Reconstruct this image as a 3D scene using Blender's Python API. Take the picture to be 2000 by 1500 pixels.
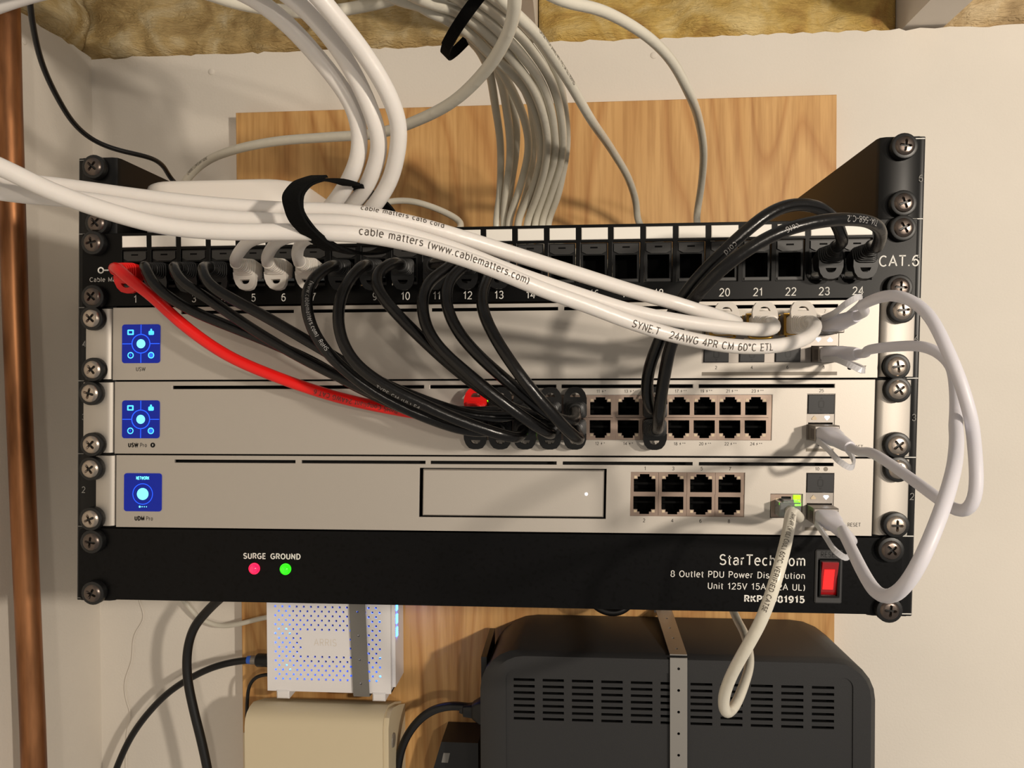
import bpy, bmesh, math, random
import numpy as np
from mathutils import Vector, Matrix, noise, kdtree

random.seed(7)
for o in list(bpy.data.objects):
    bpy.data.objects.remove(o)
scene = bpy.context.scene
COL = scene.collection
S = 0.001                       # everything below is written in millimetres

# ---------------------------------------------------------------- camera
CAM = np.array([52.644, -447.019, 139.942])
EUL = (math.pi / 2 - 0.020644, 0.004237, 0.076155)
FPX = 1503.0
cam_d = bpy.data.cameras.new('camera')
cam_d.sensor_width = 36.0
cam_d.lens = FPX / 2000 * 36.0
cam_d.clip_start = 0.01
cam_o = bpy.data.objects.new('camera', cam_d)
cam_o.location = CAM * S
cam_o.rotation_euler = EUL
COL.objects.link(cam_o)
scene.camera = cam_o

# ---------------------------------------------------------------- world and light
world = bpy.data.worlds.new('room')
scene.world = world
world.use_nodes = True
wb = world.node_tree.nodes['Background']
wb.inputs[0].default_value = (1.0, 0.93, 0.84, 1)
wb.inputs[1].default_value = 0.33

def lamp(name, loc, power, color, radius):
    d = bpy.data.lights.new(name, 'POINT')
    d.energy = power; d.color = color; d.shadow_soft_size = radius
    o = bpy.data.objects.new(name, d); o.location = loc; COL.objects.link(o)
    return o
# the bare bulb of the basement room, on the joists to the right of the viewer
lamp('ceiling_bulb', (0.80, -0.92, 0.29), 40.0, (1.0, 0.885, 0.745), 0.032)
# fill light added far behind the viewer to lift the shadows, no known fixture
lamp('far_fill_lamp', (0.9, -2.4, 0.40), 34.0, (1.0, 0.88, 0.74), 0.05)

scene.view_settings.view_transform = 'Standard'
scene.view_settings.look = 'None'
scene.view_settings.gamma = 1.0
scene.view_settings.exposure = 0.0
scene.view_settings.use_curve_mapping = False

_M = (Matrix.Rotation(EUL[2], 3, 'Z') @ Matrix.Rotation(EUL[1], 3, 'Y') @ Matrix.Rotation(EUL[0], 3, 'X'))
RM = np.array(_M)
def at(px, py, y):
    """the point of the place that stands at depth y behind the rack front and is seen at px, py"""
    d = RM @ np.array([(px - 1000) / FPX, (750 - py) / FPX, -1.0])
    return CAM + (y - CAM[1]) / d[1] * d
K = 0.0215                      # the rack leans a little to the right
def rack(x, y, z):
    return np.array([x + K * (z - 133.0), y, z])

# ---------------------------------------------------------------- materials
MATS = {}
def lin(c):
    return tuple(((v / 255) / 12.92 if v <= 10 else (((v / 255) + 0.055) / 1.055) ** 2.4) for v in c)
def mat(name, rgb, rough=0.5, metal=0.0, spec=0.5, bump=None, vary=None, emit=None, trans=0.0, coat=0.0, sss=0.0, ior=1.45, speck=None):
    """rgb: sRGB 0-255. bump=(scale, distance_mm). vary=(scale, amount)."""
    m = bpy.data.materials.new(name); m.use_nodes = True
    nt = m.node_tree; n = nt.nodes; b = n['Principled BSDF']
    c = (*lin(rgb), 1)
    b.inputs['Base Color'].default_value = c
    b.inputs['Roughness'].default_value = rough
    b.inputs['Metallic'].default_value = metal
    b.inputs['Specular IOR Level'].default_value = spec
    b.inputs['IOR'].default_value = ior
    b.inputs['Transmission Weight'].default_value = trans
    b.inputs['Coat Weight'].default_value = coat
    if sss:
        b.inputs['Subsurface Weight'].default_value = sss
        b.inputs['Subsurface Radius'].default_value = (0.003, 0.002, 0.0012)
    if emit:
        b.inputs['Emission Color'].default_value = (*lin(emit[0]), 1)
        b.inputs['Emission Strength'].default_value = emit[1]
    tc = n.new('ShaderNodeTexCoord')
    if bump:
        t = n.new('ShaderNodeTexNoise'); t.inputs['Scale'].default_value = bump[0]; t.inputs['Detail'].default_value = 4
        nt.links.new(tc.outputs['Object'], t.inputs['Vector'])
        bp = n.new('ShaderNodeBump'); bp.inputs['Strength'].default_value = 0.6; bp.inputs['Distance'].default_value = bump[1] * S
        nt.links.new(t.outputs['Fac'], bp.inputs['Height']); nt.links.new(bp.outputs['Normal'], b.inputs['Normal'])
    if vary:
        t = n.new('ShaderNodeTexNoise'); t.inputs['Scale'].default_value = vary[0]; t.inputs['Detail'].default_value = 5
        nt.links.new(tc.outputs['Object'], t.inputs['Vector'])
        r = n.new('ShaderNodeValToRGB')
        r.color_ramp.elements[0].position = 0.3; r.color_ramp.elements[1].position = 0.7
        r.color_ramp.elements[0].color = (*[v * (1 - vary[1]) for v in c[:3]], 1)
        r.color_ramp.elements[1].color = (*[min(1, v * (1 + vary[1])) for v in c[:3]], 1)
        nt.links.new(t.outputs['Fac'], r.inputs['Fac']); nt.links.new(r.outputs['Color'], b.inputs['Base Color'])
    if speck:
        t = n.new('ShaderNodeTexNoise'); t.inputs['Scale'].default_value = speck[0]; t.inputs['Detail'].default_value = 1
        nt.links.new(tc.outputs['Object'], t.inputs['Vector'])
        r = n.new('ShaderNodeValToRGB'); r.color_ramp.interpolation = 'LINEAR'
        r.color_ramp.elements[0].position = speck[2]; r.color_ramp.elements[1].position = speck[2] + 0.05
        r.color_ramp.elements[0].color = c; r.color_ramp.elements[1].color = (*lin(speck[1]), 1)
        nt.links.new(t.outputs['Fac'], r.inputs['Fac']); nt.links.new(r.outputs['Color'], b.inputs['Base Color'])
    MATS[name] = m
    return m

mat('wall_paint', (224, 217, 206), 0.75, bump=(420, 0.35), vary=(9, 0.03))
mat('joist_paint', (214, 206, 196), 0.7, bump=(150, 0.4))
mat('silver', (190, 184, 176), 0.58, 0.85, bump=(2600, 0.05))
mat('silver_edge', (205, 200, 192), 0.3, 0.85)
mat('black_coat', (5, 5, 5), 0.34, 0, 0.16, bump=(1800, 0.015))
mat('rail_coat', (8, 8, 8), 0.34, 0, 0.28)
mat('pdu_coat', (6, 6, 7), 0.36, 0, 0.17, bump=(700, 0.03), speck=(420, (2, 2, 2), 0.6))
mat('chassis', (40, 39, 38), 0.6)
mat('void', (4, 4, 4), 0.8, 0, 0.15)
mat('port_steel', (152, 134, 122), 0.42, 0.9)
mat('steel', (146, 140, 134), 0.46, 0.95)
mat('brass', (190, 150, 70), 0.3, 0.95)
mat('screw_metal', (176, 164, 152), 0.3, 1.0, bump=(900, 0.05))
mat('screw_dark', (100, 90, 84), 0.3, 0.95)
mat('washer', (16, 16, 16), 0.4)
mat('print_white', (222, 220, 214), 0.6)
mat('print_dark', (16, 15, 14), 0.6, 0, 0.2)
mat('print_grey', (128, 120, 108), 0.55)
mat('print_dim', (120, 118, 114), 0.6)
mat('label_card', (232, 228, 220), 0.45)
mat('jack_plastic', (9, 9, 9), 0.4, 0, 0.3)
mat('jack_tab', (36, 35, 34), 0.4)
mat('black_cord', (12, 11, 11), 0.27, 0, 0.42, bump=(160, 0.5))
mat('black_boot', (12, 12, 12), 0.4)
mat('white_cord', (216, 211, 206), 0.34, 0, 0.5, bump=(130, 0.45), sss=0.1)
mat('white_boot', (212, 206, 198), 0.4, sss=0.15)
mat('red_cord', (226, 22, 18), 0.3, 0, 0.5, bump=(140, 0.4))
mat('grey_cord', (212, 207, 193), 0.3, 0, 0.5, bump=(200, 0.5))
mat('dac_cord', (206, 204, 211), 0.4, 0, 0.45, sss=0.1)
mat('clear_plug', (210, 214, 214), 0.12, 0, 0.5, trans=0.75)
mat('frosted_tab', (222, 222, 226), 0.3, 0, 0.5, trans=0.35)
mat('velcro', (12, 12, 12), 0.95, 0, 0.1, bump=(900, 0.6))
mat('box_white', (224, 217, 209), 0.28, 0, 0.5, sss=0.1)
mat('thin_wire', (16, 15, 15), 0.35)
mat('power_cord', (18, 18, 19), 0.42)
mat('ups_plastic', (40, 40, 41), 0.48, bump=(1200, 0.1))
mat('ups_dark', (18, 18, 19), 0.35)
mat('modem_white', (234, 232, 234), 0.42)
mat('strap_steel', (168, 164, 158), 0.4, 0.75)
mat('beige', (206, 192, 162), 0.55, bump=(600, 0.08))
mat('cap_black', (34, 34, 36), 0.5)
mat('cap_mark', (14, 14, 15), 0.5)
mat('screen_blue', (3, 8, 44), 0.2, 0, 0.3, emit=((6, 34, 150), 0.75))
mat('screen_line', (20, 80, 255), 0.3, emit=((25, 80, 255), 1.3))
mat('screen_cyan', (110, 235, 255), 0.3, emit=((110, 225, 240), 1.15))
mat('screen_icon', (70, 190, 255), 0.3, emit=((70, 185, 255), 1.3))
mat('led_white', (255, 255, 255), 0.3, emit=((240, 244, 255), 2.6))
mat('led_red', (255, 20, 60), 0.15, emit=((255, 18, 70), 1.6), coat=1)
mat('led_green', (30, 220, 20), 0.15, emit=((40, 230, 10), 1.4), coat=1)
mat('led_lime', (120, 255, 20), 0.3, emit=((120, 255, 10), 3.0))
mat('led_amber', (255, 180, 30), 0.3, emit=((255, 170, 10), 3.0))
mat('led_blue', (40, 90, 255), 0.3, emit=((30, 90, 255), 30.0))
mat('led_off', (206, 188, 160), 0.3)
mat('switch_red', (120, 6, 12), 0.12, emit=((255, 8, 16), 0.10), coat=1)
mat('switch_grey', (52, 52, 53), 0.5)
mat('strap_grey', (122, 120, 116), 0.6, 0.3)
mat('switch_glow', (255, 40, 40), 0.2, emit=((255, 30, 30), 1.1))
mat('coax_blue', (40, 90, 190), 0.4)
mat('print_ink', (70, 62, 54), 0.7)
mat('print_faint', (150, 148, 146), 0.6)

def wood_mat():
    m = bpy.data.materials.new('plywood'); m.use_nodes = True
    nt = m.node_tree; n = nt.nodes; b = n['Principled BSDF']; L = nt.links.new
    tc = n.new('ShaderNodeTexCoord')
    mp = n.new('ShaderNodeMapping'); mp.inputs['Scale'].default_value = (5.0, 1.0, 0.85)
    L(tc.outputs['Object'], mp.inputs['Vector'])
    big = n.new('ShaderNodeTexNoise'); big.inputs['Scale'].default_value = 1.5; big.inputs['Detail'].default_value = 1.5; big.inputs['Distortion'].default_value = 0.5
    L(mp.outputs[0], big.inputs['Vector'])
    mul = n.new('ShaderNodeMath'); mul.operation = 'MULTIPLY'; mul.inputs[1].default_value = 16.0
    L(big.outputs['Fac'], mul.inputs[0])
    fr = n.new('ShaderNodeMath'); fr.operation = 'FRACT'; L(mul.outputs[0], fr.inputs[0])
    r1 = n.new('ShaderNodeValToRGB')
    e = r1.color_ramp.elements
    e[0].position = 0.0; e[0].color = (*lin((206, 158, 96)), 1)
    e[1].position = 1.0; e[1].color = (*lin((206, 158, 96)), 1)
    x = e.new(0.55); x.color = (*lin((216, 170, 108)), 1)
    x = e.new(0.86); x.color = (*lin((192, 140, 80)), 1)
    L(fr.outputs[0], r1.inputs['Fac'])
    mp2 = n.new('ShaderNodeMapping'); mp2.inputs['Scale'].default_value = (260, 40, 14)
    L(tc.outputs['Object'], mp2.inputs['Vector'])
    fine = n.new('ShaderNodeTexNoise'); fine.inputs['Scale'].default_value = 1.0; fine.inputs['Detail'].default_value = 4
    L(mp2.outputs[0], fine.inputs['Vector'])
    r2 = n.new('ShaderNodeValToRGB'); r2.color_ramp.elements[0].position = 0.32; r2.color_ramp.elements[1].position = 0.6
    r2.color_ramp.elements[0].color = (0.72, 0.64, 0.54, 1); r2.color_ramp.elements[1].color = (1, 1, 1, 1)
    L(fine.outputs['Fac'], r2.inputs['Fac'])
    mx = n.new('ShaderNodeMixRGB'); mx.blend_type = 'MULTIPLY'; mx.inputs[0].default_value = 0.75
    L(r1.outputs[0], mx.inputs[1]); L(r2.outputs[0], mx.inputs[2])
    L(mx.outputs[0], b.inputs['Base Color'])
    b.inputs['Roughness'].default_value = 0.55
    bp = n.new('ShaderNodeBump'); bp.inputs['Distance'].default_value = 0.0003; bp.inputs['Strength'].default_value = 0.3
    L(fine.outputs['Fac'], bp.inputs['Height']); L(bp.outputs[0], b.inputs['Normal'])
    MATS['plywood'] = m
wood_mat()

def copper_mat():
    m = bpy.data.materials.new('copper'); m.use_nodes = True
    nt = m.node_tree; n = nt.nodes; b = n['Principled BSDF']; L = nt.links.new
    tc = n.new('ShaderNodeTexCoord'); mp = n.new('ShaderNodeMapping'); mp.inputs['Scale'].default_value = (60, 60, 9)
    L(tc.outputs['Object'], mp.inputs['Vector'])
    t = n.new('ShaderNodeTexNoise'); t.inputs['Scale'].default_value = 1; t.inputs['Detail'].default_value = 6
    L(mp.outputs[0], t.inputs['Vector'])
    r = n.new('ShaderNodeValToRGB'); r.color_ramp.elements[0].position = 0.35; r.color_ramp.elements[1].position = 0.68
    r.color_ramp.elements[0].color = (*lin((104, 68, 44)), 1); r.color_ramp.elements[1].color = (*lin((184, 128, 86)), 1)
    L(t.outputs['Fac'], r.inputs['Fac']); L(r.outputs[0], b.inputs['Base Color'])
    b.inputs['Metallic'].default_value = 0.9; b.inputs['Roughness'].default_value = 0.4
    MATS['copper'] = m
copper_mat()

def fiber_mat(name, c0, c1, c2):
    m = bpy.data.materials.new(name); m.use_nodes = True
    nt = m.node_tree; n = nt.nodes; b = n['Principled BSDF']; L = nt.links.new
    tc = n.new('ShaderNodeTexCoord')
    t = n.new('ShaderNodeTexNoise'); t.inputs['Scale'].default_value = 20; t.inputs['Detail'].default_value = 6; t.inputs['Distortion'].default_value = 1.2
    L(tc.outputs['Object'], t.inputs['Vector'])
    r = n.new('ShaderNodeValToRGB'); e = r.color_ramp.elements
    e[0].position = 0.3; e[0].color = (*lin(c0), 1); e[1].position = 0.7; e[1].color = (*lin(c2), 1)
    x = e.new(0.5); x.color = (*lin(c1), 1)
    L(t.outputs['Fac'], r.inputs['Fac']); L(r.outputs[0], b.inputs['Base Color'])
    b.inputs['Roughness'].default_value = 0.8
    mp = n.new('ShaderNodeMapping'); mp.inputs['Scale'].default_value = (120, 120, 420)
    L(tc.outputs['Object'], mp.inputs['Vector'])
    f = n.new('ShaderNodeTexNoise'); f.inputs['Scale'].default_value = 1; f.inputs['Detail'].default_value = 5; f.inputs['Distortion'].default_value = 1.5
    L(mp.outputs[0], f.inputs['Vector'])
    bp = n.new('ShaderNodeBump'); bp.inputs['Distance'].default_value = 0.004; bp.inputs['Strength'].default_value = 0.7
    L(f.outputs['Fac'], bp.inputs['Height']); L(bp.outputs[0], b.inputs['Normal'])
    MATS[name] = m
fiber_mat('fiberglass', (150, 108, 52), (204, 172, 96), (226, 204, 146))
fiber_mat('fiber_facing', (150, 122, 74), (190, 164, 112), (216, 200, 162))
fiber_mat('fiber_paper', (176, 150, 110), (206, 180, 136), (226, 206, 168))

# ---------------------------------------------------------------- mesh building
ORIGIN = {}
def sep(path, w, e=2.0, n=16):
    pass

class MB:
    def __init__(s):
        s.v = []; s.f = []
    def add(s, verts, faces):
        b = len(s.v); s.v += [tuple(map(float, p)) for p in verts]; s.f += [tuple(b + i for i in f) for f in faces]
        return s
    def box(s, x0, x1, y0, y1, z0, z1):
        v = [(x, y, z) for x in (x0, x1) for y in (y0, y1) for z in (z0, z1)]
        return s.add(v, [(0, 1, 3, 2), (4, 6, 7, 5), (0, 4, 5, 1), (2, 3, 7, 6), (0, 2, 6, 4), (1, 5, 7, 3)])
    def cbox(s, x0, x1, y0, y1, z0, z1, c):
        """box whose front edges (towards -y) are chamfered by c"""
        def ring(y, d): return [(x0 + d, y, z0 + d), (x1 - d, y, z0 + d), (x1 - d, y, z1 - d), (x0 + d, y, z1 - d)]
        v = ring(y0, c) + ring(y0 + c, 0) + ring(y1, 0)
        f = [(0, 1, 2, 3), (11, 10, 9, 8)]
        for k in (0, 4):
            for i in range(4):
                j = (i + 1) % 4; f.append((k + i, k + 4 + i, k + 4 + j, k + j))
        return s.add(v, f)
    def prism(s, poly, axis, a, b):
        """poly: 2D points, extruded along axis from a to b (x: poly=(y,z); y: poly=(x,z); z: poly=(x,y))"""
        def p3(q, t):
            return {'x': (t, q[0], q[1]), 'y': (q[0], t, q[1]), 'z': (q[0], q[1], t)}[axis]
        n = len(poly)
        v = [p3(q, a) for q in poly] + [p3(q, b) for q in poly]
        f = [tuple(range(n)), tuple(range(2 * n - 1, n - 1, -1))]
        f += [(i, i + n, (i + 1) % n + n, (i + 1) % n) for i in range(n)]
        return s.add(v, f)
    def loft(s, rings, cap=True):
        n = len(rings[0]); v = [p for r in rings for p in r]; f = []
        for k in range(len(rings) - 1):
            for i in range(n):
                j = (i + 1) % n
                f.append((k * n + i, k * n + j, (k + 1) * n + j, (k + 1) * n + i))
        if cap:
            f.append(tuple(range(n - 1, -1, -1))); f.append(tuple((len(rings) - 1) * n + i for i in range(n)))
        return s.add(v, f)
    def cyl(s, p0, p1, r0, r1=None, n=16):
        r1 = r0 if r1 is None else r1
        return s.lathe(p0, p1, [(0, r0), (1, r1)], n)
    def lathe(s, p0, p1, prof, n=16):
        """prof: (t along p0->p1, radius)"""
        p0 = np.array(p0, float); p1 = np.array(p1, float); d = p1 - p0; u = d / np.linalg.norm(d)
        a = np.array([0, 0, 1.0]) if abs(u[2]) < 0.9 else np.array([1.0, 0, 0])
        e1 = np.cross(u, a); e1 /= np.linalg.norm(e1); e2 = np.cross(u, e1)
        rings = [[p0 + d * t + r * (math.cos(2 * math.pi * i / n) * e1 + math.sin(2 * math.pi * i / n) * e2) for i in range(n)] for t, r in prof]
        return s.loft(rings)
    def tube(s, path, r, n=10, cap=True):
        path = np.asarray(path, float); m = len(path)
        T = np.gradient(path, axis=0); T /= np.linalg.norm(T, axis=1)[:, None] + 1e-9
        a = np.array([0, 0, 1.0]) if abs(T[0][2]) < 0.9 else np.array([1.0, 0, 0])
        e = np.cross(T[0], a); e /= np.linalg.norm(e)
        rr = r if hasattr(r, '__len__') else [r] * m
        rings = []
        for k in range(m):
            e = e - T[k] * np.dot(e, T[k]); e /= np.linalg.norm(e) + 1e-9
            f = np.cross(T[k], e)
            rings.append([path[k] + rr[k] * (math.cos(2 * math.pi * i / n) * e + math.sin(2 * math.pi * i / n) * f) for i in range(n)])
        return s.loft(rings, cap)
    def plate(s, x0, x1, z0, z1, y0, y1, holes):
        """a plate between y0 (front) and y1 with rectangular openings"""
        xs = sorted({round(q, 4) for q in [x0, x1] + [h[i] for h in holes for i in (0, 1)] if x0 <= q <= x1})
        zs = sorted({round(q, 4) for q in [z0, z1] + [h[i] for h in holes for i in (2, 3)] if z0 <= q <= z1})
        nx, nz = len(xs) - 1, len(zs) - 1
        sol = [[not any(h[0] <= (xs[i] + xs[i + 1]) / 2 <= h[1] and h[2] <= (zs[j] + zs[j + 1]) / 2 <= h[3] for h in holes) for j in range(nz)] for i in range(nx)]
        idx = {}; v = []; f = []
        def g(i, j, k):
            q = (i, j, k)
            if q not in idx:
                idx[q] = len(v); v.append((xs[i], (y0, y1)[k], zs[j]))
            return idx[q]
        def s_(i, j): return 0 <= i < nx and 0 <= j < nz and sol[i][j]
        for i in range(nx):
            for j in range(nz):
                if not sol[i][j]: continue
                f.append((g(i, j, 0), g(i + 1, j, 0), g(i + 1, j + 1, 0), g(i, j + 1, 0)))
                f.append((g(i, j + 1, 1), g(i + 1, j + 1, 1), g(i + 1, j, 1), g(i, j, 1)))
                if not s_(i - 1, j): f.append((g(i, j, 0), g(i, j + 1, 0), g(i, j + 1, 1), g(i, j, 1)))
                if not s_(i + 1, j): f.append((g(i + 1, j, 0), g(i + 1, j, 1), g(i + 1, j + 1, 1), g(i + 1, j + 1, 0)))
                if not s_(i, j - 1): f.append((g(i, j, 0), g(i, j, 1), g(i + 1, j, 1), g(i + 1, j, 0)))
                if not s_(i, j + 1): f.append((g(i, j + 1, 0), g(i + 1, j + 1, 0), g(i + 1, j + 1, 1), g(i, j + 1, 1)))
        return s.add(v, f)
    def pit(s, x0, x1, z0, z1, y0, y1):
        """the inside of a recess open towards -y"""
        v = [(x0, y0, z0), (x1, y0, z0), (x1, y0, z1), (x0, y0, z1), (x0, y1, z0), (x1, y1, z0), (x1, y1, z1), (x0, y1, z1)]
        return s.add(v, [(4, 5, 6, 7), (0, 1, 5, 4), (1, 2, 6, 5), (2, 3, 7, 6), (3, 0, 4, 7)])
    def mesh(s, name, material, lean=False, origin=(0, 0, 0), smooth=False, fix=True):
        v = np.array(s.v, float)
        if lean: v[:, 0] += K * (v[:, 2] - 133.0)
        v = (v - np.array(origin, float)) * S
        me = bpy.data.meshes.new(name)
        me.from_pydata(v.tolist(), [], s.f)
        if fix:
            bm = bmesh.new(); bm.from_mesh(me); bmesh.ops.recalc_face_normals(bm, faces=bm.faces); bm.to_mesh(me); bm.free()
        me.materials.append(MATS[material])
        if smooth:
            me.polygons.foreach_set('use_smooth', [True] * len(me.polygons))
            if smooth != 'all':
                bm = bmesh.new(); bm.from_mesh(me)
                for e in bm.edges:
                    if len(e.link_faces) == 2 and e.calc_face_angle(0) > math.radians(38): e.smooth = False
                bm.to_mesh(me); bm.free()
        me.update()
        return me
    def build(s, name, material, parent=None, lean=False, smooth=False, fix=True):
        org = ORIGIN.get(parent.name, (0, 0, 0)) if parent else (0, 0, 0)
        o = bpy.data.objects.new(name, s.mesh(name, material, lean, org, smooth, fix))
        COL.objects.link(o)
        if parent: o.parent = parent; ORIGIN[o.name] = org
        return o

def tag(o, label=None, cat=None, group=None, kind=None):
    if label: o['label'] = label
    if cat: o['category'] = cat
    if group: o['group'] = group
    if kind: o['kind'] = kind
    return o
def thing(name, label, cat, origin=(0, 0, 0), group=None):
    o = bpy.data.objects.new(name, None); o.empty_display_size = 0.01
    o.location = np.array(origin, float) * S; COL.objects.link(o)
    ORIGIN[o.name] = tuple(map(float, origin))
    return tag(o, label, cat, group)
def inst(name, me, parent, loc, rot=None, keep=True):
    """one more object on shared mesh data, at loc (mm, world) under parent"""
    o = bpy.data.objects.new(name, me); COL.objects.link(o)
    org = np.array(ORIGIN.get(parent.name, (0, 0, 0))) if parent else np.zeros(3)
    o.location = (np.array(loc, float) - org) * S
    if rot is not None: o.rotation_euler = rot
    if parent: o.parent = parent
    ORIGIN[o.name] = tuple(map(float, loc))
    return o
def sub(name, me, parent):
    o = bpy.data.objects.new(name, me); COL.objects.link(o); o.parent = parent
    return o

def rrect(x0, x1, z0, z1, r, n=4):
    pts = []
    for cx, cz, a0 in ((x1 - r, z1 - r, 0), (x0 + r, z1 - r, 90), (x0 + r, z0 + r, 180), (x1 - r, z0 + r, 270)):
        for k in range(n + 1):
            a = math.radians(a0 + 90 * k / n); pts.append((cx + r * math.cos(a), cz + r * math.sin(a)))
    return pts
def disc(cx, cz, r, n=20, a0=0):
    return [(cx + r * math.cos(a0 + 2 * math.pi * i / n), cz + r * math.sin(a0 + 2 * math.pi * i / n)) for i in range(n)]
def sring(c, w, h, y, e=3.0, n=20):
    out = []
    for i in range(n):
        a = 2 * math.pi * i / n; ca, sa = math.cos(a), math.sin(a)
        out.append((c[0] + w / 2 * math.copysign(abs(ca) ** (2 / e), ca), y, c[1] + h / 2 * math.copysign(abs(sa) ** (2 / e), sa)))
    return out

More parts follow.
